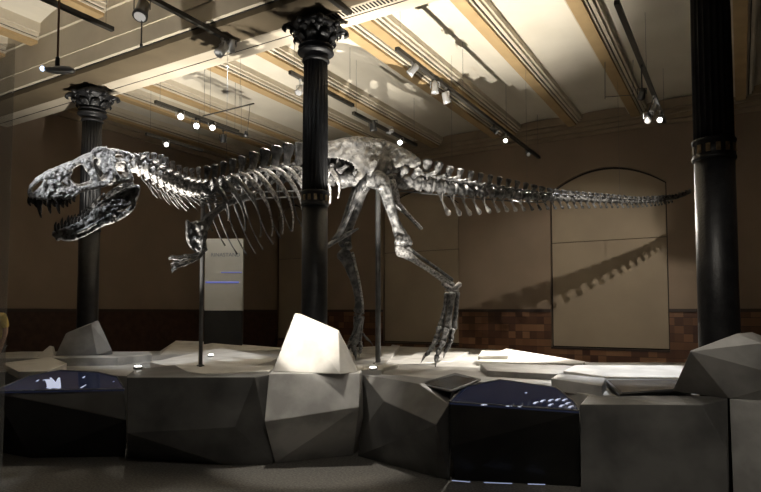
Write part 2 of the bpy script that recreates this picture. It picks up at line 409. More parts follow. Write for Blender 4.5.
SL = [
    ([(160, 351, DK), (176, 340.5, .95), (212, 342, .95), (292, 348.5, DK + .01), (215, 351.5, DK), (160, 355, DK)], .05, 'large thin wedge of pale concrete at the back edge, behind the front support pole'),
    ([(150, 362, .87), (221, 347.5, .92), (277, 358, .90), (270, 362, .90), (245, 366, .88), (185, 369.5, .88)], .05, 'light slab under the slim support pole near the left uplight'),
    ([(166, 369, .90), (221, 365.5, .93), (276, 365.5, .93), (270, 371, .90), (205, 373.5, .88)], .04, 'low grey slab lying just left of the bright pointed block'),
    ([(127, 375.5, .93), (135, 369, .93), (175, 365, .94), (194, 375, .93)], .06, 'dark triangular slab tilted up at the front edge left of the slim pole'),
    ([(-20, 358.5, .92), (118, 357.5, .92), (152, 354.5, .91), (150, 351.5, .91), (20, 351.5, .92), (-20, 354, .92)], .05, 'raised slab carrying the dappled boulder in front of the left column'),
    ([(18, 371.5, .86), (2, 363, .88), (51, 357, .93), (67, 363, .90), (48, 371, .86)], .06, 'light grey slab sloping up behind the left blue display'),
    ([(338, 369.5, .85), (344, 364.5, .85), (398, 364.5, .85), (384, 367.5, .85), (382, 370, .85)], .04, 'narrow pale slab with a thin edge in front of the hip support pole'),
    ([(374, 364, .815), (392, 344.5, .90), (400, 345.5, .90), (386, 363, .82)], .05, 'long slanting strip slab rising behind the hip support pole'),
    ([(398, 364, .805), (420, 350, .85), (470, 351, .85), (452, 361, .81)], .04, 'grey slab under the toes of the nearer foot'),
    ([(476, 361, .87), (506, 348.5, .96), (585, 361.5, .86), (582, 363.5, .86), (540, 363, .86)], .05, 'long pale pointed slab rising behind the nearer foot'),
    ([(478, 356, .93), (482, 350.5, .97), (509, 351.2, .97), (508, 355.5, .94)], .07, 'small bright rectangular slab at the peak of the pale slabs'),
    ([(487, 370.5, .87), (480, 363, .90), (565, 365, .93), (600, 370, .90), (555, 374, .87)], .05, 'grey angular slab behind the right blue display'),
    ([(563, 371, .90), (575, 364.8, .95), (690, 365.5, .95), (680, 377.5, .90), (606, 376.5, .90)], .05, 'bright long slab lit white beneath the shadow of the tail'),
    ([(551, 378.5, .90), (558, 373.5, .93), (606, 378, .92), (602, 385.5, .90)], .05, 'grey slab left of the smoked glass pane on the right'),
]
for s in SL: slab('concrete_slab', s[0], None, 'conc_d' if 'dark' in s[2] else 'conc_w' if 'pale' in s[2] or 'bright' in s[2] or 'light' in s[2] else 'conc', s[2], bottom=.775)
t = thing('inset_display', 'smoked glass pane let into the deck, left of the right-hand boulder', 'display', V(650, 384, .87))
g = slab('frame', [(603, 378.5, .880), (690, 378.5, .880), (690, 389, .880), (620, 394, .880)], .03, 'black'); g.parent = t; g.matrix_parent_inverse = Matrix.Translation(-t.location)
g = slab('glass', [(608, 380, .886), (690, 379.5, .886), (690, 388, .886), (622, 392.5, .886)], .008, 'glass_d'); g.parent = t; g.matrix_parent_inverse = Matrix.Translation(-t.location)

def block(name, pts, m, label, cat='concrete block', grp='faceted concrete blocks along the platform front'):
    o = hull(pts, name, M[m]); tag(o, label, cat, grp); return o
Z0 = .003
# B2 long grey block left of centre
def pl3(p, q, r): return p, (q - p).cross(r - p).normalized()
def vplane(p, q, off=0):      # upright plane through p-q moved towards the viewer by off
    e = q - p; e.z = 0; n = Vector((e.y, -e.x, 0)).normalized()
    if n.dot(E0 - p) < 0: n = -n
    return p + n * off, n
A_, B_ = V(127, 377.5, .93), V(254.7, 377, .93)
C_ = onP(127, 433, *vplane(A_, B_, .02)); D_ = onP(235, 427, *pl3(A_, B_, C_))
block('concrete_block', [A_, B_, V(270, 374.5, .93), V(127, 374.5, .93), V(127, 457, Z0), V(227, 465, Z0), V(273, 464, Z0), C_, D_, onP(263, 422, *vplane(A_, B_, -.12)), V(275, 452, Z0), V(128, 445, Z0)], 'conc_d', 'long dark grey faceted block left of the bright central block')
A_, B_ = V(269, 373.5, .95), V(360.5, 373, .95)
C_ = onP(264.5, 422, *vplane(A_, B_, .20)); D_ = onP(359, 407, *pl3(A_, B_, C_))
block('concrete_block', [A_, B_, V(362, 370.5, .95), V(272, 370.5, .95), V(275, 463, Z0), V(353, 455, Z0), V(362, 448, Z0), V(280, 450, Z0), C_, D_, onP(364, 420, *vplane(A_, B_, -.25))], 'conc', 'pale block in the middle of the front row, its upper face brightly lit')
A_, B_, C_ = V(363, 374.5, .90), V(449, 404, .755), D(384, 401, 6.12)
P_ = pl3(A_, B_, C_); E_ = onP(436, 424.6, *P_); G_ = onP(418, 383.5, *P_)
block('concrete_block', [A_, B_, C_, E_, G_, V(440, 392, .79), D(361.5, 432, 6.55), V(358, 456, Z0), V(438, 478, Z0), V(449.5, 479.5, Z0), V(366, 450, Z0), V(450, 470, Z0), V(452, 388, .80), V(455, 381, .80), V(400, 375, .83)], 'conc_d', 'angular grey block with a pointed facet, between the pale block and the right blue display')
A_, B_ = V(580, 404.5, .79), V(702, 405, .88)
p_, n_ = pl3(A_, B_, V(581, 498, Z0)); h_ = n_.cross(Vector((0, 0, 1))).normalized(); h_ = h_ if h_.dot(B_ - A_) > 0 else -h_
BL_ = V(581, 498, Z0); BR_ = BL_ + h_ * (B_ - A_).length * 1.16
b6 = [A_, B_, V(727.5, 399, .90), onP(727, 449, p_, n_), BL_, BR_, V(584, 482, Z0), V(728, 480, Z0), V(588, 395.5, .85), V(700, 396.5, .885), V(727.5, 396, .9)]
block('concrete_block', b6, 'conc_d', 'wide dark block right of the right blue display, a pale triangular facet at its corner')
P7, Q7 = V(729.5, 399, .90), V(800, 406, .90)
block('concrete_block', [P7, Q7, V(800, 397, .90), V(731, 396.5, .90), Vector((P7.x, P7.y, Z0)) + Vector((.01, -.02, 0)), Vector((Q7.x, Q7.y, Z0)), Vector((Q7.x, Q7.y + .5, Z0)), Vector((P7.x + .02, P7.y + .4, Z0))], 'conc', 'light concrete block at the right edge of the photo with a dark smudge')
block('concrete_block', [V(-70, 385, .8), V(-8, 391, .76), V(-8, 380, .80), V(-60, 372, .85), V(-90, 450, Z0), V(-12, 452, Z0), V(-60, 440, Z0), V(-12, 440, Z0)], 'conc_d', 'dark block at the far left end of the front row')
# stones standing on the platform
G2 = 'faceted concrete boulders standing on the platform'
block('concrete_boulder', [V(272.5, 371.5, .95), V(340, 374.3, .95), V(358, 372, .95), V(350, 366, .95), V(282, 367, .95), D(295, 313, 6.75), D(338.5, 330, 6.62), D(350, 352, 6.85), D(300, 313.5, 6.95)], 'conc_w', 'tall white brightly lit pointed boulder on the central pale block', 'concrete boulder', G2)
block('concrete_boulder', [V(672.5, 391, .885), V(721, 396.5, .90), V(729, 398.5, .90), V(790, 402, .90), D(690, 351, 4.85), D(737, 333.5, 4.72), D(752, 332, 4.75), D(762, 343, 4.6), D(800, 380, 4.5), D(800, 350, 4.9), D(720, 341, 5.2), V(690, 385, .885), V(790, 390, .9)], 'conc', 'large grey boulder at the right, in front of the thick column', 'concrete boulder', G2)
block('concrete_boulder', [V(55, 356, .92), V(97, 355.2, .92), V(113, 354, .92), V(64, 354.3, .92), V(100, 354, .92), D(66, 333, 9.25), D(91, 324, 9.3), D(98, 320, 9.4), D(112, 350, 9.62)], 'conc', 'grey boulder with dappled light in front of the left column', 'concrete boulder', G2)
block('concrete_boulder', [V(36, 357, .92), V(54, 356.5, .92), V(56, 354.5, .92), V(40, 354, .92), D(50, 345.5, 9.4), D(54, 346.5, 9.5)], 'conc', 'small low boulder left of the dappled one', 'concrete boulder', G2)
# blue displays
def display(label, body, scr, reflections=(), led=None, loc=(0, 0, 0)):
    t = thing('display_console', label, 'display', loc, 'blue glass displays set in the platform front')
    hull(body, 'body', M['black'], t)
    off = Vector(loc)
    mb = MB(); n = len(scr); P = [Vector(p) for p in scr]
    Q = [p - Vector((0, 0, .02)) for p in P]
    mb.add(P + Q, [tuple(range(n)), tuple(range(2 * n - 1, n - 1, -1))] + [(q, (q + 1) % n, n + (q + 1) % n, n + q) for q in range(n)])
    mb.build('screen', M['screen'], t)
    mb = MB()
    for i in range(n):
        a, b = P[i], P[(i + 1) % n]; mb.loft([a + Vector((0, 0, .004)), b + Vector((0, 0, .004))], [.007, .007], 6)
    mb.build('rim', M['conc_d'], t)
    pn = (P[1] - P[0]).cross(P[3] - P[0]).normalized()
    if pn.z < 0: pn = -pn
    for mk in reflections:  # reflections painted on the glass as thin glowing strips
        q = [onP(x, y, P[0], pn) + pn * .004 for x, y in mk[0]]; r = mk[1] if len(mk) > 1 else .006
        MB().loft(q, [(.002, r)] + [(.002, r * .9)] * (len(q) - 2) + [(.002, r * .35)], 8, up=pn, sub=2).build('painted_reflection', M['reflection'], t)
    if led:
        for (a, b) in led: MB().loft([Vector(a), Vector(b)], [.004, .004], 6).build('light_slot', M['led'], t)
    return t
def plane3(a, b, tilt):     # plane through the front edge a-b rising away from the viewer by tilt degrees
    e = (b - a).normalized(); h = Vector((0, 0, 1)).cross(e).normalized()
    if h.dot(a - E0) < 0: h = -h
    d = h * math.cos(math.radians(tilt)) + Vector((0, 0, 1)) * math.sin(math.radians(tilt))
    n = e.cross(d).normalized()
    return a, n
a, b = V(449.5, 402, .775), V(579, 411, .765)
P0, N0 = plane3(a, b, 9)
scr = [a, b] + [onP(x, y, P0, N0) for x, y in ((574, 402), (556, 388), (500, 380), (464, 387))]
R = [onP(x, y, P0, N0) for x, y in ((452, 388), (470, 380), (500, 379), (556, 386), (582, 402))]
dn = Vector((0, 0, -.018))
display('black console with blue glass top in the right half of the front row',
        [a + dn, b + dn, V(455, 480, Z0), V(580, 486.5, Z0), D(450, 447, 5.56), D(579, 452, 5.5), V(462, 466, Z0), V(585, 478, Z0)] + [r + dn for r in R[:0]] + [p + dn for p in scr[2:]], scr,
        reflections=[([(525.4, 393.4), (527, 392.8)], .012)] + [([(x, 405.6 + (x - 480) * .045), (x + 2.5, 404.6 + (x - 480) * .045), (x + 5, 405.4 + (x - 480) * .045)], .016) for x in (482, 507, 519)] + [([(x, y + 1.5), (x + 2, y), (x + 4.5, y - .2)], .012) for x, y in ((534, 402.5), (541, 400.6), (549, 400), (556, 399.4), (563, 399.6), (566, 403), (569, 406.5), (560, 405.5), (549, 404.5))],
        led=[(D(452, 480.5, 5.55) , D(470, 482, 5.55)), (D(484, 482.5, 5.5), D(512, 483.5, 5.48)), (D(528, 484, 5.46), D(545, 484.5, 5.45))], loc=V(515, 484, 0))
a, b = V(-6, 391.5, .745), V(124.5, 389, .745)
P0, N0 = plane3(a, b, 7)
scr = [a, b] + [onP(x, y, P0, N0) for x, y in ((117, 377), (98, 372.5), (60, 370.5), (28, 376.5), (4, 387))]
display('black console with a blue glass top at the left end of the front row',
        [a + dn, b + dn, V(-8, 451, Z0), V(30, 458, Z0), V(124.5, 456.5, Z0), V(-5, 444, Z0), V(126, 446, Z0), D(126, 420, 6.4)] + [p + dn for p in scr[2:]], scr, reflections=[([(50, 388), (49, 383), (47, 380), (43, 380.5)], .03), ([(53, 388), (54, 384), (50.5, 378)], .03), ([(58, 388), (58, 383), (59, 378)], .03), ([(48, 388.5), (54, 387.5), (60, 388.5)], .04), ([(36.5, 381.5), (39, 380)], .012), ([(83, 378), (85, 376.5)], .012), ([(81, 388), (86, 385)], .012), ([(113, 382), (114.5, 381.5)], .008)], loc=V(60, 457, 0))
# small triangular pane left of the right display
t = thing('inset_display', 'small dark triangular glass pane mirroring the foot, beside the right blue display', 'display', V(450, 382, .86))
g = slab('glass', [(423, 383.5, .868), (455, 375, .885), (477, 379.5, .885), (463, 385.5, .868), (452, 389, .862)], .012, 'glass_d'); g.parent = t; g.matrix_parent_inverse = Matrix.Translation(-t.location)
g = slab('frame', [(418, 383.5, .862), (455, 372.6, .884), (481, 378.8, .884), (464, 387, .865), (451, 391, .857)], .02, 'black'); g.parent = t; g.matrix_parent_inverse = Matrix.Translation(-t.location)

# support poles
def pole(px, py, z, h0, ptop, r, label):
    P = D(px, py, z); P.z = h0
    top = D(px, ptop, z).z
    t = thing('support_pole', label, 'pole', P, 'steel poles carrying the skeleton')
    MB().loft([P, Vector((P.x, P.y, top))], [r, r], 16).build('pole', M['steel'], t, True)
    MB().lathe([(r * 1.9, 0), (r * 1.9, .012), (r * 1.2, .02)], P, 20).build('foot_plate', M['steel'], t)
    MB().loft([Vector((P.x, P.y, top - .06)), Vector((P.x, P.y, top + .03))], [r * 1.35, r * 1.35], 12).build('clamp', M['steel'], t)
    return P
pole(378, 363, 9.3, .80, 183, .042, 'thick steel pole under the hips between the legs')
pole(200.5, 365, 7.85, .895, 196, .026, 'slim dark steel pole under the chest beside the small arms')

# ------------------------------------------------------------------ skeleton
SK = thing('dinosaur_skeleton', 'huge dark mounted tyrannosaur skeleton, mouth open, striding left across the platform with tail held out', 'skeleton', D(378, 363, 9.3))
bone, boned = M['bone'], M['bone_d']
SP = [(140, 166, 7.10), (150, 172, 7.22), (160, 178, 7.35), (170, 183, 7.48), (180, 187, 7.6), (192, 190, 7.74), (205, 190, 7.9), (220, 187.5, 8.08), (235, 184, 8.27), (250, 181, 8.45), (270, 178, 8.7), (290, 177, 8.92), (315, 177.5, 9.15), (335, 178.5, 9.32), (355, 180, 9.46),
      (375, 181, 9.58), (400, 182, 9.78), (421, 184, 9.95), (433, 186, 10.05), (446, 188, 10.15), (457, 189.5, 10.25), (469, 191, 10.35), (480, 192.2, 10.43), (500, 194, 10.58), (520, 196, 10.72), (540, 197.6, 10.84), (560, 198.6, 10.95), (600, 200.4, 11.2), (620, 201.5, 11.36), (640, 202, 11.53), (660, 201, 11.72), (675, 198.3, 11.88), (685, 195, 12.0), (693, 191, 12.1)]
def spt(px):
    py, z = interp(px, SP); return D(px, py, z)
def frame(px):
    T = (spt(px + 3) - spt(px - 3)).normalized(); U = Vector((0, 0, 1)); U = (U - T * U.dot(T)).normalized(); S = T.cross(U).normalized()
    if S.dot(E0 - spt(px)) < 0: S = -S
    return spt(px), T, U, S       # T points to the tail, S to the viewer's side
TIPS = [(139, 154, 0), (146, 153, 0), (152, 153.5, 0), (159, 155, 0), (166, 158, 0), (172, 161, 0), (178, 165.5, 0), (185, 168, 0), (193, 169, 0), (199, 168, 0), (207, 167, 0), (216, 165.5, 0), (225, 162, 0), (233, 160, 0), (243, 157, 0), (255, 152, 0), (268, 149, 0), (279, 146, 0), (289, 144, 0), (299, 143.5, 0), (309, 143, 0), (320, 143, 0), (332, 142, 0)]
def tipy(px): return interp(px, [(t[0], t[1]) for t in TIPS] + [(420, 161), (429, 161), (440, 164.5), (449, 168), (469, 172), (490, 176), (508, 179.5), (528, 184), (553, 190), (580, 192.5), (600, 194), (640, 197.5), (675, 195), (693, 188.5)])
def vertebra(name, px, L, r, lean=3, tr=.12, zyg=True, wid=.6, fl=1.3, m=None, trup=.1, thick=.022, hook=False):
    P, T, U, S = frame(px); z = interp(px, SP)[1]
    mb = MB()
    mb.loft([P - T * L * .40, P - T * L * .34, P - T * L * .1, P + T * L * .12, P + T * L * .34, P + T * L * .40], [r * 1.02, r * 1.12, r * .72, r * .70, r * 1.10, r], 12, up=U)
    tip = D(px + lean, tipy(px), z)
    b = P + U * r * .7; mid = b.lerp(tip, .5)
    w = L * wid
    mb.loft([b, b.lerp(tip, .25), mid, b.lerp(tip, .85), tip], [(thick * 1.8, w * .55), (thick * 1.1, w * .42), (thick * .8, w * .34), (thick * 1.1, w * .40 * fl), (thick * 1.6, w * .42 * fl)], 8, up=S, sub=2)
    # arch and processes
    ab = P + U * r * 1.15
    mb.loft([ab - S * r * .8, ab, ab + S * r * .8], [r * .35, r * .5, r * .35], 6)
    for sg in (-1, 1):
        if tr > 0:
            e = ab + S * sg * (r * .5 + tr) + U * trup * tr * 2 + T * L * .15
            mb.loft([ab + S * sg * r * .3, (ab + S * sg * r * .6).lerp(e, .5), e], [(r * .28, L * .28), (r * .2, L * .16), (r * .28, L * .20)], 6, up=U)
        if zyg:
            q = ab + S * sg * r * .55
            mb.loft([q, q - T * L * .4 + U * r * .1, q - T * L * .66 + U * r * .30], [r * .26, r * .24, r * .2], 6)
            mb.loft([q + U * r * .2, q + T * L * .35 + U * r * .32], [r * .26, r * .16], 6)
    if hook:    # rib facets low on the neck centra
        for sg in (-1, 1):
            q = P + S * sg * r * .8 - U * r * .3
            mb.loft([q, q + S * sg * r * .6 - U * r * .5], [r * .25, r * .2], 6)
    return mb.build(name, m or bone, SK, True, nz=.007, ns=28)
NECK = [139.5, 146, 153, 160, 167, 173.5, 180, 186.5, 193, 199.5]
for i, px in enumerate(NECK): vertebra('neck_vertebra', px, .135, .08, lean=-1 if i > 3 else 1, tr=.10, wid=.48, fl=1.0, thick=.03, hook=True, m=M['bone_s'])
BACK = [206.5, 214.5, 223, 232, 241.5, 252, 263, 274.5, 286, 298, 311, 325, 339]
for i, px in enumerate(BACK): vertebra('back_vertebra', px, .19 + .006 * i, .075 + .003 * i, lean=1 if i < 5 else 3, tr=.16, wid=(.50 + .02 * i) if i < 5 else .80, fl=1.3, m=bone if i < 5 else boned, thick=.026)
for px in (353, 368, 383, 398, 411): 
    P, T, U, S = frame(px); mb = MB(); mb.loft([P - T * .15, P - T * .11, P, P + T * .11, P + T * .15], [.12, .13, .10, .13, .12], 12, up=U)
    for sg in (-1, 1): mb.loft([P + U * .06, P + S * sg * .15 + U * .12, P + S * sg * .26 + U * .14], [.06, .05, .08], 6)
    mb.build('hip_vertebra', bone, SK, True, nz=.008, ns=26)
px = 424.0; TAIL = []
while px < 691.5:
    t = (px - 424) / 268; TAIL.append(px); px += 11.6 - 8.6 * min(1, t * 1.02) if t < .85 else 3.4
for i, px in enumerate(TAIL):
    t = (px - 424) / 268; nx = TAIL[i + 1] if i + 1 < len(TAIL) else px + 3
    L = (spt(nx) - spt(px)).length * 1.0
    r = interp(t, [(0, .125), (.1, .112), (.25, .088), (.45, .062), (.6, .05), (.8, .036), (1, .018)])
    vertebra('tail_vertebra', px, L, r, lean=interp(t, [(0, 4), (.3, 2), (1, .5)]), tr=interp(t, [(0, .22), (.2, .14), (.4, .07), (.6, .04), (1, .0)]), zyg=True, wid=interp(t, [(0, .85), (.2, .6), (.5, .8), (1, .9)]), fl=1.15 if t < .4 else 1.5, m=(bone if t < .07 else (boned if .09 < t < .4 else bone)), thick=interp(t, [(0, .04), (.3, .018), (1, .012)]), trup=0)
    if 0 < i < len(TAIL) - 6:     # chevron below
        P, T, U, S = frame((px + nx) / 2); z = interp(px, SP)[1]
        ln = interp(t, [(0, .42), (.1, .40), (.22, .30), (.35, .22), (.5, .15), (.7, .10), (1, .04)]); mb = MB()
        base = P - U * (r * .9); tip = base - U * ln * .85 + T * ln * .42
        for sg in (-1, 1): mb.loft([base + S * sg * r * .5, base - U * ln * .28 + T * ln * .05 + S * sg * .012], [.014, .012], 6)
        mb.loft([base - U * ln * .25 + T * ln * .05, base - U * ln * .55 + T * ln * .22, tip - (tip - base) * .12, tip], [(.012, .016), (.012, .02 + .02 * ln), (.014, .026 + .07 * ln), (.012, .018 + .04 * ln)], 8, up=S, sub=2)
        mb.build('chevron', M['pale_bone'] if t < .35 else bone, SK, True, nz=.005, ns=30)
# ribs
def rib(px, sg, ln, w, back, m, name='rib', rr=.03):
    P, T, U, S = frame(px); S = S * sg; mb = MB()
    a = P + S * .06 + U * .03
    pts = [a, P + S * (.20) + U * .11 + T * .02, P + S * w * .72 + U * .06 + T * back * .12, P + S * w - U * ln * .22 + T * back * .30, P + S * w * 1.04 - U * ln * .5 + T * back * .55, P + S * w * .88 - U * ln * .8 + T * back * .8, P + S * w * .62 - U * ln + T * back]
    mb.loft(pts, [(.03, .03), (.018, .034), (.017, rr), (.014, rr * .9), (.009, rr * .5), (.008, rr * .34), (.010, rr * .42)], 8, up=S, sub=4)
    mb.loft([P + S * .07 - U * .04, P + S * .20 + U * .08], [.02, .016], 6)
    mb.build(name, m, SK, True, nz=.004, ns=22)
RL = [(.55, .28, .12), (.78, .36, .16), (.95, .44, .18), (1.0, .48, .2), (1.02, .52, .22), (1.0, .54, .24), (.95, .54, .24), (.88, .53, .22), (.78, .5, .2), (.68, .46, .18), (.55, .40, .14), (.42, .34, .1)]
for i, px in enumerate(BACK[:12]):
    ln, w_, bk = RL[i]
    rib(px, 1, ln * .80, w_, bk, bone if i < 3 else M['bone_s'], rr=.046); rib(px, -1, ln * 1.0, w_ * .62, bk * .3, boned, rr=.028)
for i, px in enumerate(NECK[1:]):
    for sg in (-1, 1):
        P, T, U, S = frame(px); S = S * sg; ln = .22 + .025 * i; mb = MB()
        a = P + S * .075 - U * .05
        mb.loft([a, a - U * .05 + T * .04, a - U * .09 + T * ln * .6 - S * .01, a - U * (.16) + T * ln - S * .02], [.014, .009, .006, .003], 6, sub=3)
        mb.build('neck_rib', bone if sg > 0 else boned, SK, True, nz=.003)
for (x0, y0, x1, y1, z) in ((150, 184, 157.5, 198, 7.1), (160, 188, 170, 205, 7.2), (166, 190, 179, 209, 7.25), (173, 192, 187, 211, 7.35)):
    mb = MB(); mb.loft([D(x0, y0, z), D((x0 + x1) / 2 - 1, (y0 + y1) / 2 + 1, z), D(x1, y1, z)], [.008, .007, .003], 6, sub=3); mb.build('neck_rib', M['bone_s'], SK, True)
# steel armature rails along the belly side of the spine
for (y, z) in ((190, 0.), (196, .1)):
    mb = MB(); mb.loft([D(x, y + dy, interp(x, SP)[1] - .12 + z) for x, dy in ((205, 7), (235, 5), (265, 2), (300, 1), (330, 1))], [.012] * 5, 8); mb.build('support_rail', M['steel'], SK, True)
mb = MB(); mb.loft([spt(x) - Vector((0, 0, h)) for x, h in ((400, .15), (440, .13), (480, .12), (520, .1), (545, .085))], [.01] * 5, 6); mb.build('support_rail', M['steel'], SK, True)

# plates from outlines: rounded thin bone grown inside an outline with holes
def chaikin(p, it=2):
    for _ in range(it):
        q = []
        for i in range(len(p)):
            a, b = p[i], p[(i + 1) % len(p)]
            q += [(a[0] * .75 + b[0] * .25, a[1] * .75 + b[1] * .25), (a[0] * .25 + b[0] * .75, a[1] * .25 + b[1] * .75)]
        p = q
    return p
def plate(mb, outline, holes, h, tm, rr, pos, mi=0, rough=.25, seed=0):
    polys = [chaikin(outline, 2)] + [chaikin(q, 2) for q in holes]
    A = np.array([p for q in polys for p in q]); Bq = np.array([q[(i + 1) % len(q)] for q in polys for i in range(len(q))])
    x0, y0 = A.min(0) - h; x1, y1 = A.max(0) + h
    gx = np.arange(x0, x1 + h, h); gy = np.arange(y0, y1 + h, h); X, Y = np.meshgrid(gx, gy, indexing='ij'); P = np.stack([X.ravel(), Y.ravel()], 1)
    d = Bq - A; L2 = (d ** 2).sum(1) + 1e-12
    t = np.clip(((P[:, None, :] - A[None]) * d[None]).sum(2) / L2[None], 0, 1)
    C = A[None] + t[..., None] * d[None]; dist = np.sqrt(((P[:, None, :] - C) ** 2).sum(2)); k = dist.argmin(1)
    near = C[np.arange(len(P)), k]; dm = dist.min(1)
    cond = ((A[None, :, 1] > P[:, None, 1]) != (Bq[None, :, 1] > P[:, None, 1]))
    dy = (Bq[:, 1] - A[:, 1]); dy = np.where(abs(dy) < 1e-9, 1e-9, dy)
    xi = A[None, :, 0] + (P[:, None, 1] - A[None, :, 1]) * (d[:, 0] / dy)[None]
    ins = ((cond & (P[:, None, 0] < xi)).sum(1) % 2) == 1
    s = np.where(ins, dm, -dm); nx, ny = X.shape
    S = s.reshape(nx, ny); snap = s < .35 * h
    idF = {}; idB = {}; vs = []; fs = []
    def get(i, j, front):
        q = i * ny + j
        dct = idF if (front or snap[q]) else idB
        if q in dct: return dct[q]
        if snap[q]: p = near[q]; th = 0
        else:
            p = P[q]; u = min(s[q] / rr, 1); th = tm * math.sqrt(max(0, 1 - (1 - u) ** 2))
            th *= 1 + rough * noise.noise(Vector((p[0] * .22 + seed, p[1] * .22, 3))) * 2 + rough * noise.noise(Vector((p[0] * .6, p[1] * .6 + seed, 9)))
        dct[q] = len(vs); vs.append(pos(p[0], p[1], th if front else -th)); return dct[q]
    for i in range(nx - 1):
        for j in range(ny - 1):
            c = (S[i, j], S[i + 1, j], S[i + 1, j + 1], S[i, j + 1])
            if min(c) > -.75 * h and (max(c) > .35 * h):
                f = [get(i, j, True), get(i + 1, j, True), get(i + 1, j + 1, True), get(i, j + 1, True)]; fs.append(f)
                g = [get(i, j, False), get(i, j + 1, False), get(i + 1, j + 1, False), get(i + 1, j, False)]
                if set(g) != set(f): fs.append(g)
    mb.add(vs, fs, mi)
def sag(pa, pb):       # vertical plane through two points, normal to the viewer's side
    e = (pb - pa); e.z = 0; e.normalize(); n = Vector((e.y, -e.x, 0))
    if n.dot(E0 - pa) < 0: n = -n
    return pa, n
# ---- skull
SA, SN = sag(D(28, 190, 6.55), D(140, 168, 7.12))
def shell(hw, sgn):
    def pos(px, py, t):
        w_ = hw(px, py); q = onP(px, py, SA + SN * w_, SN)
        return q + SN * t if sgn > 0 else q - SN * (2 * w_) - SN * t + Vector((0, 0, .09 * w_ / .17))
    return pos
TOP = [(27, 190), (30, 186.5), (37, 179), (47, 173), (58, 168.5), (65, 165.5), (72, 163), (80, 159), (86, 156), (92, 154.5), (98, 150), (110, 148.5), (124, 150.5), (134, 155)]
def hw_sk(px, py):
    w_ = interp(px, [(27, .05), (33, .09), (45, .13), (70, .17), (88, .24), (110, .32), (135, .30)])
    ty = interp(px, TOP); k_ = min(max((py - ty) / 22, 0), 1)
    return w_ * (.55 + .45 * k_)
OUT = [(28, 197), (27.2, 192), (28.5, 188), (32, 183.5), (37, 179), (47, 173), (58, 168.5), (65, 165.5), (72, 163), (80, 159), (86, 156), (92, 154.5), (96.5, 152), (98.5, 149.3), (104, 148.8), (110, 148.3), (118, 149), (126, 151), (133, 153.5), (136, 157), (133, 160), (130, 163), (130.5, 169), (133, 176), (134.5, 181), (130, 183.5), (124, 182.5), (116, 184.5), (108, 186), (100, 188.5), (92, 190), (84, 191), (80, 193), (76, 196.5), (70, 199.5), (60, 201), (50, 200.5), (40, 200.5), (32, 200)]
HOL = [[(31.5, 189), (36, 184.5), (41, 181), (43.5, 180.5), (42, 184.5), (38.5, 188), (35, 192), (32, 193.5)],
       [(61, 181), (64, 183), (68, 186), (69, 188.3), (65.5, 188), (62, 185)],
       [(73, 168.5), (78, 165.8), (82.5, 164.3), (85.5, 169), (89, 174.5), (92.3, 179), (93, 183.5), (90, 186.75), (84, 187), (77, 186.75), (73, 183), (71, 180), (70.3, 176), (72.5, 173)],
       [(93, 159), (98, 158), (101, 161), (99, 165.5), (101.5, 170), (104.5, 174.5), (107.5, 174), (108, 177.5), (104, 181), (101, 180), (99.5, 176), (96, 171.5), (94, 166)],
       [(114.5, 164), (119, 162), (125, 163), (127.5, 168), (129.5, 175.5), (127, 178.5), (121, 178), (118, 173)],
       [(114, 155.5), (120, 154.8), (126, 156.5), (124, 159), (117, 159.5)],
       [(56, 171.8), (58.5, 170.6), (58, 173), (56, 174)]]
mb = MB()
for sg in (1, -1): plate(mb, OUT, HOL, .85, .030, 3.2, shell(hw_sk, sg), rough=.55, seed=sg)
# skull roof
vs = []; fs = []; R_ = [(x, interp(x, TOP) + .9) for x in np.linspace(28.5, 108, 36)]
near_ = shell(hw_sk, 1); far_ = shell(hw_sk, -1)
for (x, y) in R_:
    a_, b_ = near_(x, y, 0), far_(x, y, 0); row = []
    for j in range(7):
        t = j / 6; p = a_.lerp(b_, t); bumpz = .035 * math.sin(math.pi * t) + .012 * noise.noise(Vector((x * .3, j, 1))); row.append(p + Vector((0, 0, bumpz)))
    vs += row + [p - Vector((0, 0, .03)) for p in row]
n = 14
for i in range(len(R_) - 1):
    for j in range(6):
        fs.append((i * n + j, i * n + j + 1, (i + 1) * n + j + 1, (i + 1) * n + j)); fs.append((i * n + 7 + j, (i + 1) * n + 7 + j, (i + 1) * n + 8 + j, i * n + 8 + j))
mb.add(vs, fs)
# brow horn, snout bumps, braincase and palate bars
for sg in (1, -1):
    q = shell(hw_sk, sg)
    mb.loft([q(93, 154.5, 0), q(98, 150.5, .02), q(104, 150, .03), q(110, 152, .02)], [.02, .035, .03, .02], 8, sub=2)
    mb.loft([q(110, 152, .0), q(110.5, 163, .02), q(112, 174, .03), q(113, 181, .02)], [.03, .028, .03, .035], 8, sub=2)
    mb.loft([q(98, 184, 0), q(85, 188, .012), q(70, 190, .012), q(55, 188, .008)], [.03, .02, .02, .01], 8, sub=2)
    mb.loft([q(46, 180, 0), q(55, 177, .012), q(66, 171, .012), q(76, 165.5, .008)], [.012, .02, .02, .01], 8, sub=2)
    mb.loft([q(32, 196, 0), q(45, 195.5, .01), q(60, 196.5, .01), q(74, 194, .006)], [.015, .02, .018, .01], 8, sub=2)
bc = D(122, 165, 7.02); mb.loft([D(104, 164, 6.98), bc, D(138, 168, 7.1)], [.05, .075, .06], 10)
mb.loft([near_(130, 176, 0), far_(130, 176, 0)], [.03, .03], 8); 
mb.loft([D(104, 178, 6.95), D(80, 190, 6.83), D(55, 194, 6.7)], [.03, .02, .02], 8)
skull = mb.build('skull', M['bone_s'], SK, True, nz=.004, ns=30)
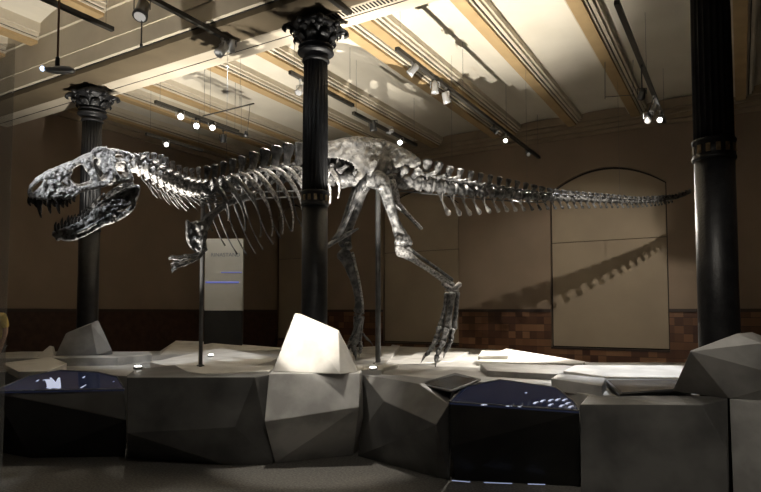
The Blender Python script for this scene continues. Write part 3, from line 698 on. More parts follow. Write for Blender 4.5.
def tooth(base, tip, r, parent, bow):
    mid = base.lerp(tip, .5) + bow
    mb = MB(); mb.loft([base, mid, tip.lerp(mid, .15), tip], [(r, r * .7), (r * .8, r * .6), (r * .35, r * .28), (r * .08, r * .08)], 8, sub=2)
    mb.build('tooth', M['tooth'], parent, True)
fw = (D(28, 190, 6.55) - D(140, 168, 7.12)).normalized()
UT = [(29.5, 206), (32.5, 204), (36, 207.5), (40, 218), (45, 206), (49.5, 213.5), (54, 207), (58.5, 214), (62.5, 208), (66.5, 207), (70, 204), (74, 202)]
for sg in (1, -1):
    q = shell(hw_sk, sg)
    for j, (x, y) in enumerate(UT):
        yy = 198.5 if x < 66 else 197; y2 = y if sg > 0 else y - 2
        tooth(q(x, yy, -.005), q(x + 1.2, y2, -.01), .030 if y > 206 else .022, skull, fw * .012)
# ---- lower jaw
def hw_j(px, py): return interp(px, [(52, .05), (60, .10), (80, .15), (100, .22), (140, .30)])
JO = [(53, 234), (54, 230.5), (60, 228.5), (68, 226), (77, 222), (86, 216.5), (91, 211.5), (96, 205.5), (101, 201), (106, 196.5), (108.5, 196), (106, 200), (112, 195.5), (119, 190.5), (127, 187), (135, 184.5), (140.5, 185), (140, 192), (137, 200), (135.5, 208), (130, 214), (122, 219), (114, 223), (104, 226), (94, 231.5), (84, 237), (75, 241), (66, 241.5), (58, 239)]
JH = [[(99, 206.5), (103.5, 203), (110, 198.5), (107, 202.5), (102, 207.5)], [(122, 194), (126, 191.8), (129.5, 191.5), (127, 194.5), (123.5, 195.5)], [(116, 209), (124, 207), (131, 203.5), (130, 206), (123, 211), (117, 212)]]
mb = MB()
for sg in (1, -1): plate(mb, JO, JH, .85, .026, 3.0, shell(hw_j, sg), rough=.6, seed=5 + sg)
nj = shell(hw_j, 1); fj = shell(hw_j, -1)
for sg in (1, -1):
    q = shell(hw_j, sg)
    mb.loft([q(56, 236, 0), q(75, 234, .012), q(95, 224, .014), q(112, 215, .01)], [.012, .022, .024, .012], 8, sub=2)
    mb.loft([q(110, 203, 0), q(122, 194, .014), q(135, 188, .014)], [.015, .026, .03], 8, sub=2)
    mb.loft([q(98, 214, 0), q(112, 211, .012), q(126, 206, .01), q(135, 200, .0)], [.012, .02, .018, .012], 8, sub=2)
mb.loft([nj(55, 235, 0), fj(55, 235, 0)], [.03, .03], 8); mb.loft([nj(58, 239, 0), fj(58, 239, 0)], [.025, .025], 8)
jaw = mb.build('lower_jaw', M['bone'], SK, True, nz=.004, ns=30)
LT = [(56, 222.5), (59, 224), (62.5, 219), (66, 222), (69, 217), (72.5, 217), (76, 216), (79.5, 216), (83, 212.5), (86, 212), (89, 209)]
for sg in (1, -1):
    q = shell(hw_j, sg)
    for (x, y) in LT:
        by = interp(x, [(53, 231.5), (60, 229.5), (68, 227), (77, 223), (86, 217.5), (91, 212.5)])
        tooth(q(x, by, -.004), q(x + .3, y + (1 if sg < 0 else 0), -.01), .019, jaw, fw * .008)
# ---- pelvis
HP = D(375, 178, 9.58); T_h = frame(375)[1]; HA, HN = sag(D(350, 180, 9.42), D(400, 180, 9.78))
def hw_il(px, py): return interp(py, [(135, .10), (150, .17), (165, .28), (182, .34)]) * interp(px, [(318, 1.1), (375, .95), (422, .72)])
def hshell(hw, sgn):
    def pos(px, py, t):
        w_ = hw(px, py); q = onP(px, py, HA + HN * w_, HN)
        return q + HN * t if sgn > 0 else q - HN * (2 * w_) - HN * t
    return pos
IL = [(316, 146), (324, 142), (335, 139.5), (345, 137), (357, 135.8), (368, 136.75), (380, 138.3), (391, 142.5), (401, 146.5), (412, 152.5), (419, 157.5), (422, 163), (420, 168), (411, 167.3), (401, 167), (393, 168.5), (387, 172), (384, 177), (381, 177), (378, 172.5), (371, 170.5), (366, 173), (362, 180), (354, 181), (355, 176), (358, 170), (352, 164), (344, 160), (336, 157.5), (326, 158), (318, 160)]
for sg in (1, -1):
    mb = MB(); plate(mb, IL, [], 1.3, .05, 9, hshell(hw_il, sg), rough=.3, seed=20 + sg)
    mb.build('hip_blade', M['hip'] if sg > 0 else bone, SK, True, nz=.006, ns=18)
# pubis with boot
mb = MB()
for sg in (1, -1):
    o_ = HN * (.16 * sg)
    mb.loft([D(360, 183, 9.5) + o_, D(352, 202, 9.45) + o_ * .7, D(342, 228, 9.35) + o_ * .3, D(334, 240, 9.3) + o_ * .15], [(.05, .06), (.035, .045), (.03, .04), (.035, .05)], 8, sub=3)
mb.loft([D(318, 249, 9.15), D(326, 247, 9.2), D(335, 241, 9.3), (D(348, 234, 9.42)), D(358, 228.5, 9.5)], [(.03, .05), (.035, .07), (.04, .09), (.035, .06), (.015, .03)], 8, sub=3)
mb.build('pubis', boned, SK, True, nz=.006)
for sg in (1, -1):
    o_ = HN * (.14 * sg); mb = MB()
    mb.loft([D(388, 183, 9.65) + o_, D(394, 196, 9.7) + o_ * .8, D(397, 204, 9.72) + o_ * .5, D(409, 216, 9.8) + o_ * .25, D(421, 229, 9.88) + o_ * .2], [(.06, .07), (.03, .05), (.025, .035), (.018, .025), (.02, .03)], 8, sub=3)
    mb.build('ischium', M['bone_s'] if sg > 0 else bone, SK, True, nz=.004)
# ---- legs
def limb(name, pts, rad, m, sub=3, n=12, nz=.007, up=None):
    mb = MB(); mb.loft([D(*p) for p in pts], rad, n, sub=sub, up=up); return mb
px10 = 9.4 / 600
mb = limb('thigh_bone', [(376, 174, 9.3), (382, 181, 9.2), (387, 195, 9.15), (392, 212, 9.15), (397, 226, 9.15), (401, 236, 9.15), (404, 243, 9.15)], [.07, .115, .10, .078, .082, .105, .12], bone)
mb.loft([D(400, 238, 9.05), D(397.5, 243, 9.03)], [.06, .055], 8); mb.loft([D(406, 237, 9.2), D(410, 244, 9.18)], [.06, .055], 8); mb.loft([D(383, 186, 9.1), D(378, 190, 9.1)], [.05, .03], 8)
mb.build('thigh_bone', bone, SK, True, nz=.009, ns=14)
mb = limb('shin_bone', [(400, 251, 9.15), (406, 253.5, 9.17), (416, 261, 9.22), (430, 270, 9.32), (443, 279, 9.4), (451, 286, 9.43)], [.09, .085, .05, .045, .055, .075], bone)
mb.loft([D(399, 247, 9.15), D(400, 254, 9.15)], [.07, .06], 8)
mb.loft([D(443, 283, 9.38), D(452, 290, 9.4), D(460, 284, 9.45)], [.04, .06, .045], 8)
mb.build('shin_bone', M['bone_s'], SK, True, nz=.008, ns=14)
limb('', [(407, 247.5, 9.15), (418, 255, 9.22), (434, 266, 9.33), (452, 280, 9.42)], [.045, .026, .022, .035], bone, n=8).build('calf_bone', bone, SK, True, nz=.004)
mb = MB(); mb.loft([D(445, 290.5, 9.4), D(452, 291.5, 9.4), D(459, 290, 9.4)], [(.012, .05), (.012, .07), (.012, .05)], 8); mb.build('ankle_disc', M['bone_s'], SK, True)
def phal(pts, r0, r1, m, claw=True, gap=.0):
    P = [D(*p) for p in pts]; mb = MB()
    for i in range(len(P) - 1):
        a_, b_ = P[i], P[i + 1]; r = r0 + (r1 - r0) * i / max(1, len(P) - 2); last = i == len(P) - 2
        if last and claw: mb.loft([a_, a_.lerp(b_, .4) + Vector((0, 0, .02)), b_], [r * 1.1, r * .8, r * .2], 8, sub=3)
        else: mb.loft([a_.lerp(b_, .03), a_.lerp(b_, .14), a_.lerp(b_, .5), a_.lerp(b_, .84), a_.lerp(b_, .96)], [r * .95, r * 1.15, r * .68, r * 1.1, r * .9], 8)
    mb.build('toe', m, SK, True, nz=.004, ns=20)
def footz(px, py, h=.875): r = ray(px, py); return (h - EYE) / r.z
for (pts, r) in (([(447, 294, 9.33), (444.5, 310, 9.28), (440.5, 326, 9.22)], .045), ([(452, 294, 9.3), (450, 311, 9.26), (447, 328, 9.2)], .06), ([(457, 293, 9.38), (456, 311, 9.34), (454, 328, 9.3)], .045)):
    mb = MB(); P = [D(*p) for p in pts]; mb.loft([P[0], P[0].lerp(P[1], .4), P[1], P[1].lerp(P[2], .6), P[2]], [r * 1.1, r * .85, r * .75, r * .9, r * 1.2], 10, sub=2); mb.build('foot_bone', bone, SK, True, nz=.006, ns=18)
Lf = .815
phal([(440, 327, 9.2), (436, 340, 9.1), (431, 349, 9.02), (427, 354, 8.98), (421, 362.5, footz(421, 362.5, Lf))], .048, .03, bone)
phal([(446, 329, 9.17), (443, 342, 9.05), (439, 351, 8.95), (436.5, 358, 8.9), (435.5, 366.5, footz(435.5, 366.5, Lf))], .052, .034, bone)
phal([(452.5, 329, 9.28), (451, 340, 9.22), (448, 347, 9.18), (445.5, 351, 9.15), (443.5, 358, footz(443.5, 359, Lf))], .045, .03, bone)
phal([(449, 327, 9.25), (447, 336, 9.22), (446, 344, 9.2)], .03, .02, boned)
# far (right) leg
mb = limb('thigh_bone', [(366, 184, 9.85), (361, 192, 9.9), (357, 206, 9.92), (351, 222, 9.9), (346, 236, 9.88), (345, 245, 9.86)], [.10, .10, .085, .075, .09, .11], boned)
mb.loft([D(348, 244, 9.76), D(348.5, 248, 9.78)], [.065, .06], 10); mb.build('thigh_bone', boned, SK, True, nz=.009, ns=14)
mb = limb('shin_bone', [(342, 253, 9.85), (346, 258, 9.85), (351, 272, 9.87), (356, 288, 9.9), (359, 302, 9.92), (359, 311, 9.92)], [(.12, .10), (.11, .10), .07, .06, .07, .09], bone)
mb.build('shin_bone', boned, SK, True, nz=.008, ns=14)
limb('', [(352, 253, 9.85), (356, 268, 9.87), (360, 285, 9.88), (362, 304, 9.9)], [.035, .022, .02, .03], bone, n=8).build('calf_bone', M['bone_s'], SK, True, nz=.004)
mb = MB(); mb.loft([D(354, 314, 9.9), D(359, 315.5, 9.9), D(364, 313, 9.9)], [(.012, .04), (.012, .06), (.012, .04)], 8); mb.build('ankle_disc', bone, SK, True)
for (pts, r) in (([(356, 317, 9.9), (355, 330, 9.88), (351, 341, 9.85)], .042), ([(359, 317, 9.88), (358, 330, 9.84), (355, 342, 9.8)], .055), ([(362, 317, 9.95), (361, 330, 9.95), (359, 342, 9.93)], .042)):
    mb = MB(); P = [D(*p) for p in pts]; mb.loft([P[0], P[0].lerp(P[1], .4), P[1], P[1].lerp(P[2], .6), P[2]], [r * 1.1, r * .85, r * .75, r * .9, r * 1.2], 10, sub=2); mb.build('foot_bone', bone, SK, True, nz=.006, ns=18)
phal([(351, 342, 9.83), (347.5, 348, 9.78), (346, 352, 9.85), (343, 357, footz(343, 357, Lf))], .045, .03, bone)
phal([(355, 342, 9.78), (353.5, 349, 9.7), (355.5, 354, 9.8), (356, 360.5, footz(356, 360.5, Lf))], .048, .03, bone)
phal([(360, 342, 9.9), (361, 347, 9.88), (360, 352, 9.95), (359, 357.5, footz(359, 357.5, Lf))], .04, .026, bone)
phal([(362, 333, 9.95), (368, 340, 9.97), (373, 346, 10.0)], .02, .014, boned)
# ---- shoulders and arms
for sg in (1, -1):
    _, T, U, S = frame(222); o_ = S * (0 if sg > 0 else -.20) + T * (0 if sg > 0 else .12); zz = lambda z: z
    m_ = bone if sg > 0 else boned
    mb = MB(); mb.loft([D(256, 195, 8.15) + o_, D(240, 199, 8.0) + o_, D(226, 205, 7.85) + o_, D(214, 214, 7.68) + o_, D(206, 224, 7.6) + o_, D(202, 232, 7.58) + o_], [(.012, .055), (.014, .045), (.016, .035), (.02, .04), (.03, .07), (.03, .06)], 8, up=S, sub=3)
    mb.build('shoulder_blade', m_, SK, True, nz=.006)
    mb = MB(); CO = [(186, 222), (188, 219), (191, 223), (195, 221.5), (201, 221), (205, 226), (204, 236), (204, 247), (201, 252), (196, 252.5), (191, 249), (187, 242), (186.5, 232)]
    ca = D(195, 235, 7.5); cn = (S * .8 - T * .6).normalized()
    plate(mb, CO, [], 1.1, .03, 4, lambda a_, b_, t_: onP(a_, b_, ca, cn) + cn * t_ + o_, rough=.5); mb.build('coracoid', m_, SK, True, nz=.005)
    mb = MB(); mb.loft([D(205, 232, 7.55) + o_, D(204, 241, 7.52) + o_, D(204, 250, 7.48) + o_], [.04, .03, .042], 8, sub=3)
    mb.build('upper_arm_bone', m_, SK, True, nz=.005)
    for dy, r in ((0, .02), (3, .016)):
        mb = MB(); mb.loft([D(204, 250 + dy, 7.45) + o_, D(199, 255 + dy, 7.38) + o_, D(193, 257.5 + dy, 7.3) + o_], [r * 1.2, r * .9, r * 1.2], 8, sub=2); mb.build('forearm_bone', m_, SK, True, nz=.003)
    for pts in ([(193, 257, 7.28), (186, 257, 7.2), (180, 259, 7.15), (175, 258.5, 7.1), (169, 260, 7.05)], [(193, 261, 7.28), (185, 264.5, 7.18), (179, 266, 7.12), (176, 268, 7.08), (172, 273, 7.05)], [(192, 259, 7.26), (184, 262, 7.16), (177, 264, 7.08), (171, 266, 7.02)]):
        P = [D(*p) + o_ for p in pts]; mb = MB(); r = .018
        for i in range(len(P) - 1):
            a_, b_ = P[i], P[i + 1]
            if i == len(P) - 2: mb.loft([a_, a_.lerp(b_, .5) + Vector((0, 0, .012)), b_], [r * 1.1, r * .8, r * .2], 6, sub=2)
            else: mb.loft([a_, a_.lerp(b_, .5), b_], [r * 1.1, r * .7, r * 1.1], 6)
        mb.build('finger', m_, SK, True, nz=.002)

# ------------------------------------------------------------------ ceiling tracks and lamps
TZ = 5.26
def track(pa, pb, label, Zt=TZ, hang=True):
    A = onZ(*pa, Zt); B = onZ(*pb, Zt); x = (A.x + B.x) / 2; A.x = B.x = x
    return track3(x, A.y, B.y, label, Zt)
def track3(x, y0, y1, label, Zt=TZ):
    t = thing('lighting_track', label, 'lighting track', (x, (y0 + y1) / 2, Zt), 'ceiling lighting tracks')
    MB().box(x - .03, y0, Zt - .025, x + .03, y1, Zt + .03).build('rail', M['track'], t)
    MB().box(x - .036, y0 + .002, Zt - .02, x - .031, y1 - .002, Zt - .012).build('edge_strip', M['silver'], t)
    n = max(2, int((y1 - y0) / 2) + 1)
    for i in range(n):
        y = y0 + .1 + (y1 - y0 - .2) * i / (n - 1)
        MB().loft([(x, y, Zt + .03), (x, y, 6.72)], [.003, .003], 6).build('hanger', M['wire'], t)
    return x
LAMPS = []
def lamp(pos, aim, label, power=0, cone=35, look='lit', body='silver', size=1.0, color=WARM, blend=.5, drop=None, link=None, rad=.03):
    pos = Vector(pos); aim = Vector(aim); d = (aim - pos).normalized(); Zt = TZ - .025
    t = thing('spotlight', label, 'spotlight', pos, 'track spotlights')
    r = .055 * size; L = .15 * size
    mb = MB(); prof = [(-L * .55, r * .62), (-L * .45, r * .80), (L * .1, r * .85), (L * .3, r), (L * .5, r * 1.02)]
    mb.loft([pos + d * a for a, _ in prof], [b for _, b in prof], 16, cap=False)
    b = mb.build('housing', M[body], t, True)
    mb = MB(); mb.loft([pos + d * (L * .5), pos + d * (L * .52)], [r * .78, r * .78], 20, cap=False)
    mb.build('lens', M[{'lit': 'lens', 'dim': 'lens_dim', 'off': 'lens_off'}[look]], t)
    q = Vector((pos.x, pos.y, Zt)) if link is None else Vector(link)
    sd = d.cross(Vector((0, 0, 1))); sd = sd.normalized() if sd.length > .01 else Vector((1, 0, 0))
    mb = MB(); mb.loft([q, q - Vector((0, 0, .03))], [.022, .022], 8); top = Vector((pos.x, pos.y, pos.z + r * 1.5))
    mb.loft([q, top], [.01, .01], 8)
    for s_ in (-1, 1): mb.loft([top, top + sd * s_ * r * 1.15, pos + sd * s_ * r * 1.15], [.008, .008, .008], 6)
    mb.build('yoke', M[body], t)
    if power:
        l = bpy.data.lights.new('spot', 'SPOT'); l.energy = power; l.spot_size = math.radians(cone); l.spot_blend = blend; l.color = color; l.shadow_soft_size = rad
        lo = bpy.data.objects.new('spot_source', l); COL.objects.link(lo); lo.parent = t
        lo.location = d * (L * .55 + .015); lo.rotation_euler = (-d).to_track_quat('Z', 'Y').to_euler()
    return t
def lp(px, py, Z=TZ - .20): return onZ(px, py, Z)
xT1 = track((400, 48), (537, 158), 'long dark ceiling track over the hips and tail, seen right of centre')
xT2 = track((618, 2), (664, 122), 'ceiling track at the right between the tail and the right column')
x3 = onZ(235, 43, TZ); track3(x3.x, 1.0, x3.y, 'near ceiling track at upper left, running down to the main beam')
xT4 = track((291, 72), (352, 106), 'short ceiling track passing behind the middle column')
xT5 = track((162, 100), (232, 133), 'faint ceiling track in the dark left bay above the neck')
x7 = onZ(350, 13, TZ); track3(x7.x, 1.5, max(x7.y, 4.75), 'ceiling track cut off by the top edge, above the middle capital')
xT8 = track((358, 112), (412, 146), 'dark ceiling track over the hip blade')
track3(-6.9, -1.0, onZ(146, 1, TZ).y + .25, 'ceiling track at upper left above the large near lamp')
def atT(px, py, x, Z=None):      # point on the view line at the track's own x
    r = ray(px, py); return E0 + r * (x / r.x)
def L1(px, py, x, **k):
    return atT(px, py, x)
# T1 lamps
lamp(atT(413, 70, xT1), D(320, 176, 9), 'silver spotlight nearest the upper end of the long track over the hips', 110, 40, 'dim', size=1.1)
lamp(atT(435, 88, xT1), D(440, 362, 9.6), 'silver spotlight second along the long track over the hips', 300, 42, 'dim', size=1.1, color=(1, .93, .82))
lamp(atT(446, 98, xT1), D(520, 358, 10.5), 'third lamp along the long track, its glass face turned down', 700, 36, 'dim', size=1.15, color=(1, .93, .82))
lamp(atT(494, 130, xT1), D(590, 200, 11), 'black spotlight fourth along the long track, beside the small bright one', 420, 40, 'dim', 'lampblack', color=COOL)
lamp(atT(506, 140, xT1), D(440, 250, 7), 'bright small spotlight near the wall end of the long track', 60, 30, 'lit', size=.9)
lamp(atT(528, 153, xT1), V(610, 369, .93), 'black spotlight at the wall end of the long track', 700, 45, 'dim', 'lampblack')
# T2 lamps
lamp(atT(642, 94, xT2), Vector((-3.0, 14.2, 1.9)), 'upper lamp on the right hand track with a white oval face', 420, 62, 'lit', 'lampblack', blend=.7, rad=.02)
lamp(atT(654, 109, xT2), D(490, 360, 10), 'white spotlight in the middle of the three clustered on the right track', 3400, 34, 'dim', color=(1, .93, .82))
lamp(atT(648, 118, xT2), V(625, 370, .93), 'black spotlight lower left in the cluster on the right track', 900, 24, 'dim', 'lampblack', color=COOL, link=(xT2, atT(654, 109, xT2).y + .1, TZ))
lamp(atT(660, 119, xT2), D(600, 330, 5), 'brightest lamp at the lower end of the right track, facing the room', 60, 40, 'lit', link=(xT2, atT(660, 119, xT2).y, TZ))
# T3 lamps
lamp(atT(222, 50, x3.x), D(90, 185, 6.8), 'silver spotlight at the end of the near track, left of the middle capital', 300, 34, 'dim', size=1.2, color=COOL)
lamp(atT(231, 46, x3.x), V(195, 358, .85), 'second silver spotlight beside the one at the end of the near track', 420, 44, 'dim', size=1.1, color=COOL)
lamp(atT(142, 10, -6.9), D(80, 200, 6.7), 'large dark cylindrical lamp hanging at the top left', 120, 40, 'dim', 'lampblack', size=1.8)
# T4, T5, T8 lamps
lamp(atT(300, 90, xT4), D(250, 170, 8.4), 'spotlight just left of the middle column with a narrow lit face', 120, 45, 'dim')
lamp(atT(180, 116, xT5), D(300, 250, 5), 'leftmost bright lamp of the three in a row above the neck', 14, 40, 'lit', size=1.15)
lamp(atT(196, 125, xT5), D(250, 250, 6), 'dark lamp in the middle of the three in a row above the neck', 14, 40, 'lit', 'lampblack', size=1.15)
lamp(atT(212, 127, xT5), D(300, 250, 5.5), 'rightmost bright lamp of the three in a row above the neck', 14, 40, 'lit', size=1.1)
lamp(atT(373, 126, xT8), D(380, 200, 12), 'dark round lamp above the left part of the hip blade', 0, 40, 'off', 'lampblack', size=1.3)
lamp(atT(400, 142, xT8), D(390, 250, 6), 'very bright lamp seen at the edge of the hip blade', 45, 40, 'lit', size=1.1)
lamp(atT(390, 131, xT8), D(330, 130, 11), 'pale lamp turned away, between the dark round and the very bright lamp', 0, 40, 'dim')
xT9 = onZ(166, 140, TZ).x; track3(xT9, onZ(166, 140, TZ).y - .5, onZ(166, 140, TZ).y + 1.0, 'short faint ceiling track above the start of the neck')
lamp(atT(166, 144, xT9), D(250, 260, 6), 'single bright lamp just above the neck behind the skull', 14, 40, 'lit', size=1.0)
# unseen lamps above and behind the viewer; hip, rib and floor ones added fill
lamp((x3.x, 2.6, TZ - .2), D(311, 340, 6.7), 'spotlight on the near track outside the photo, lighting the white boulder', 1900, 11, 'lit', color=(1, .93, .82))
lamp((x7.x, 4.55, TZ - .2), D(315, 385, 6.5), 'spotlight on the cut off track outside the photo, lighting the central block', 420, 30, 'lit', color=(1, .93, .82))
lamp((x7.x, 2.2, TZ - .2), D(360, 170, 9.4), 'added unseen fill spotlight on the cut off track, lighting the hips', 60, 26, 'lit', color=COOL)
lamp((-6.9, 1.4, TZ - .2), D(95, 185, 6.8), 'spotlight outside the photo lighting the skull', 620, 20, 'lit', color=COOL)
lamp((x3.x, 1.6, TZ - .2), D(270, 175, 8.6), 'added unseen fill spotlight lighting the rib cage', 50, 30, 'lit', color=COOL)
xR = -.4; track3(xR, .5, 5.0, 'ceiling track outside the photo above the right boulder')
lamp((xR, 2.0, TZ - .2), D(725, 370, 4.8), 'spotlight outside the photo lighting the right boulder', 170, 40, 'lit')
lamp((xR, 1.2, TZ - .2), D(420, 480, 5.5), 'added unseen fill spotlight lighting the floor in front', 170, 80, 'lit', blend=1)

# deck uplights
def uplight(px, py, h, aim, power, cone, label):
    P = onZ(px, py, h); t = thing('deck_uplight', label, 'uplight', P, 'small round uplights on the platform')
    MB().lathe([(.05, -.012), (.05, .012), (.042, .018)], P, 20).build('housing', M['silver'], t, True)
    MB().lathe([(.040, .017), (.040, .024), (.02, .030)], P, 20).build('lens', M['lens'], t, True)
    l = bpy.data.lights.new('spot', 'SPOT'); l.energy = power; l.spot_size = math.radians(cone); l.spot_blend = .8; l.color = (1, .94, .84); l.shadow_soft_size = .02
    lo = bpy.data.objects.new('spot_source', l); COL.objects.link(lo); lo.parent = t; lo.location = (0, 0, .05)
    lo.rotation_euler = (-(Vector(aim) - P).normalized()).to_track_quat('Z', 'Y').to_euler()
uplight(138, 368, .945, onZ(125, 8, 6.17), P_UP[0], 84, 'left bright uplight near the left console')
uplight(211, 356, .915, onZ(255, 72, 6.17), P_UP[1], 70, 'bright uplight right beside the slim support pole')
uplight(373, 369, .905, onZ(415, 22, 6.17), P_UP[2], 64, 'bright uplight on the slab in front of the hip support pole')

# ------------------------------------------------------------------ pendant projector, wires, sign bar
P = onZ(60, 70, 4.35)
P = D(60, 70, 6.75)
t = thing('pendant_projector', 'grey pendant projector on a brown rod at top left, blue light at one end', 'projector', P)
Tx = Vector((math.cos(YAW), math.sin(YAW), 0)); Ty = Vector((-math.sin(YAW), math.cos(YAW), 0)); Zv = Vector((0, 0, 1))
MB().loft([P - Tx * .17 + Zv * .01, P - Tx * .1, P, P + Tx * .1, P + Tx * .15 - Zv * .01], [(.02, .03), (.035, .06), (.04, .07), (.04, .06), (.025, .04)], 12, up=Zv, sub=2).build('housing', M['silver'], t, True)
MB().loft([P - Tx * .185 + Zv * .012 - Ty * .01, P - Tx * .20 + Zv * .012 - Ty * .012], [.028, .028], 12).build('lens', mat('blue white projector lens', (.5, .6, 1), None, emit=(.55, .72, 1), estr=3.5), t)
MB().loft([P + Zv * .02 - Tx * .03, P + Zv * .14 - Tx * .03], [.028, .024], 10).build('bracket', M['lampblack'], t)
MB().loft([P + Zv * .13 - Tx * .03, Vector((P.x, P.y, 6.1)) - Tx * .03], [.012, .012], 8).build('rod', mat('brown rod paint', (.16, .07, .035), None), t)
def wire(p, q, label, r=.0022, m='wire', name='suspension_wire'):
    o = MB().loft([p, q], [r, r], 6).build(name, M[m]); tag(o, label, 'wire', 'thin wires under the ceiling')
P1 = spt(226); wire(P1 + Zv * .25, Vector((P1.x, P1.y, 6.0)), 'thin vertical wire rising from the shoulders to the ceiling')
P1 = spt(620); wire(P1 + Zv * .08, Vector((P1.x, P1.y, 6.0)), 'thin vertical wire rising from the slender part of the tail')
P1 = D(452, 172, 10.2); wire(P1, Vector((P1.x, P1.y, 6.0)), 'thin vertical wire rising from the root of the tail')
P1 = D(527, 178, 10.75); wire(P1, Vector((P1.x, P1.y, 6.0)), 'thin vertical wire rising from the middle of the tail')
_r = ray(8, 47)
wire(E0 + _r * (XL / _r.x), D(97, 77, 10.35), 'pale cable slanting across to the left capital', .006, 'wire_l', 'cable')
t = thing('hanging_bar', 'thin dark bar with a small black sensor hanging from it, left of middle column', 'hanging bar', D(230, 110, 9.5))
MB().loft([D(203, 116, 9.9), D(254, 103.5, 9.1)], [.012, .012], 8).build('bar', M['track'], t)
MB().loft([D(250, 104.5, 9.2), D(247.5, 132, 9.2)], [.004, .004], 6).build('cord', M['track'], t)
MB().lathe([(.01, .05), (.03, .03), (.036, 0), (.03, -.03), (.01, -.04)], D(246, 134, 9.2), 12).build('sensor', M['lampblack'], t, True)
for q in (D(210, 114.3, 9.8), D(240, 107, 9.3)): MB().loft([q, Vector((q.x, q.y, 6.05))], [.003, .003], 6).build('hanger', M['wire'], t)
t = thing('hanging_bar', 'thin wire bracket hanging below the ceiling beside the right hand track', 'hanging bar', D(620, 95, 10.5))
for a_, b_ in (((605, 97), (633, 95)), ((605, 62), (605, 99)), ((633, 60), (633, 97))): MB().loft([D(*a_, 10.5), D(*b_, 10.5)], [.006, .006], 6).build('rod', M['wire'], t)

# ------------------------------------------------------------------ exhibition panel on the left of the rear
M['poster'] = mat('grey exhibition panel', (.42, .42, .39), (.48, .48, .45), 1.5, .28, .5)
zp = 13.0
A = D(205, 310, zp); B = D(243, 310, zp); A.z = B.z = 0
e = (B - A).normalized(); nrm = Vector((e.y, -e.x, 0)); nrm = nrm if nrm.dot(E0 - A) > 0 else -nrm
zt, zm = D(224, 238.5, zp).z, D(224, 310.5, zp).z
t = thing('exhibition_panel', 'tall grey exhibition panel on a black base, far behind the small arms', 'exhibition panel', (A + B) / 2)
W = (B - A).length / 2; C0 = (A + B) / 2
MB().obox(C0 + Zv * ((zt + zm) / 2), e * W, nrm * .05, Zv * ((zt - zm) / 2)).build('panel', M['poster'], t)
MB().obox(C0 + Zv * (zm / 2), e * W, nrm * .06, Zv * (zm / 2 - .002)).build('base', M['black'], t)
for (x0, y0, x1, y1, r) in ((221, 272.5, 242, 272.3, .010), (205.5, 282.3, 239, 282.3, .018)):
    a_ = onP(x0, y0, C0 + nrm * .056, nrm); b_ = onP(x1, y1, C0 + nrm * .056, nrm)
    MB().loft([a_, b_], [(r, .004), (r, .004)], 6, up=Zv).build('light_line', M['blue_led'], t)
cu = bpy.data.curves.new('title_text', 'FONT'); cu.body = 'RINASTAND'; cu.size = .115; cu.extrude = .001; cu.align_x = 'CENTER'
to = bpy.data.objects.new('title_lettering', cu); COL.objects.link(to); cu.materials.append(mat('grey blue lettering', (.17, .20, .24), None))
to.parent = t; ctr = onP(225.5, 256.5, C0 + nrm * .053, nrm); to.location = ctr - t.location
dg = bpy.context.evaluated_depsgraph_get(); tm = bpy.data.meshes.new_from_object(to.evaluated_get(dg))
tn = bpy.data.objects.new('lettering', tm); COL.objects.link(tn); tn.parent = t; tn.location = to.location; tn.rotation_euler = Matrix((e, Zv, nrm)).transposed().to_euler()
bpy.data.objects.remove(to)
# panel lit by a narrow beam from its own lamp
_p = C0 + nrm * 1.2 + e * .25; track3(_p.x, _p.y - .6, _p.y + .6, 'short ceiling track over the grey exhibition panel')
lamp(Vector((_p.x, _p.y, TZ - .2)), C0 + Zv * (zt - .35) + e * .0, 'spotlight over the grey exhibition panel', 130, 26, 'dim', 'lampblack', blend=.4)
# pale post at the left edge of the picture
a_ = D(-8, 300, 4.2); b_ = D(7, 300, 4.2)
t = thing('glass_partition', 'edge of a tall grey glass partition at the left border of the photo', 'partition', (a_.x, a_.y, 0))
mb = MB(); ee = (b_ - a_); ee.z = 0; L_ = ee.length; ee.normalize(); nn = Vector((ee.y, -ee.x, 0))
c_ = b_ - ee * .45; c_.z = (D(5, 38, 4.2).z + .0) / 2
mb.obox(c_, ee * .45, nn * .006, Zv * (c_.z)); 
gm = bpy.data.materials.new('partition glass'); gm.use_nodes = True; gb = gm.node_tree.nodes['Principled BSDF']
gb.inputs['Base Color'].default_value = (.75, .76, .74, 1); gb.inputs['Roughness'].default_value = .25; gb.inputs['Alpha'].default_value = .22
mb.build('pane', gm, t)
MB().obox(Vector((c_.x, c_.y, .03)), ee * .45, nn * .02, Zv * .03).build('foot_channel', M['steel'], t)

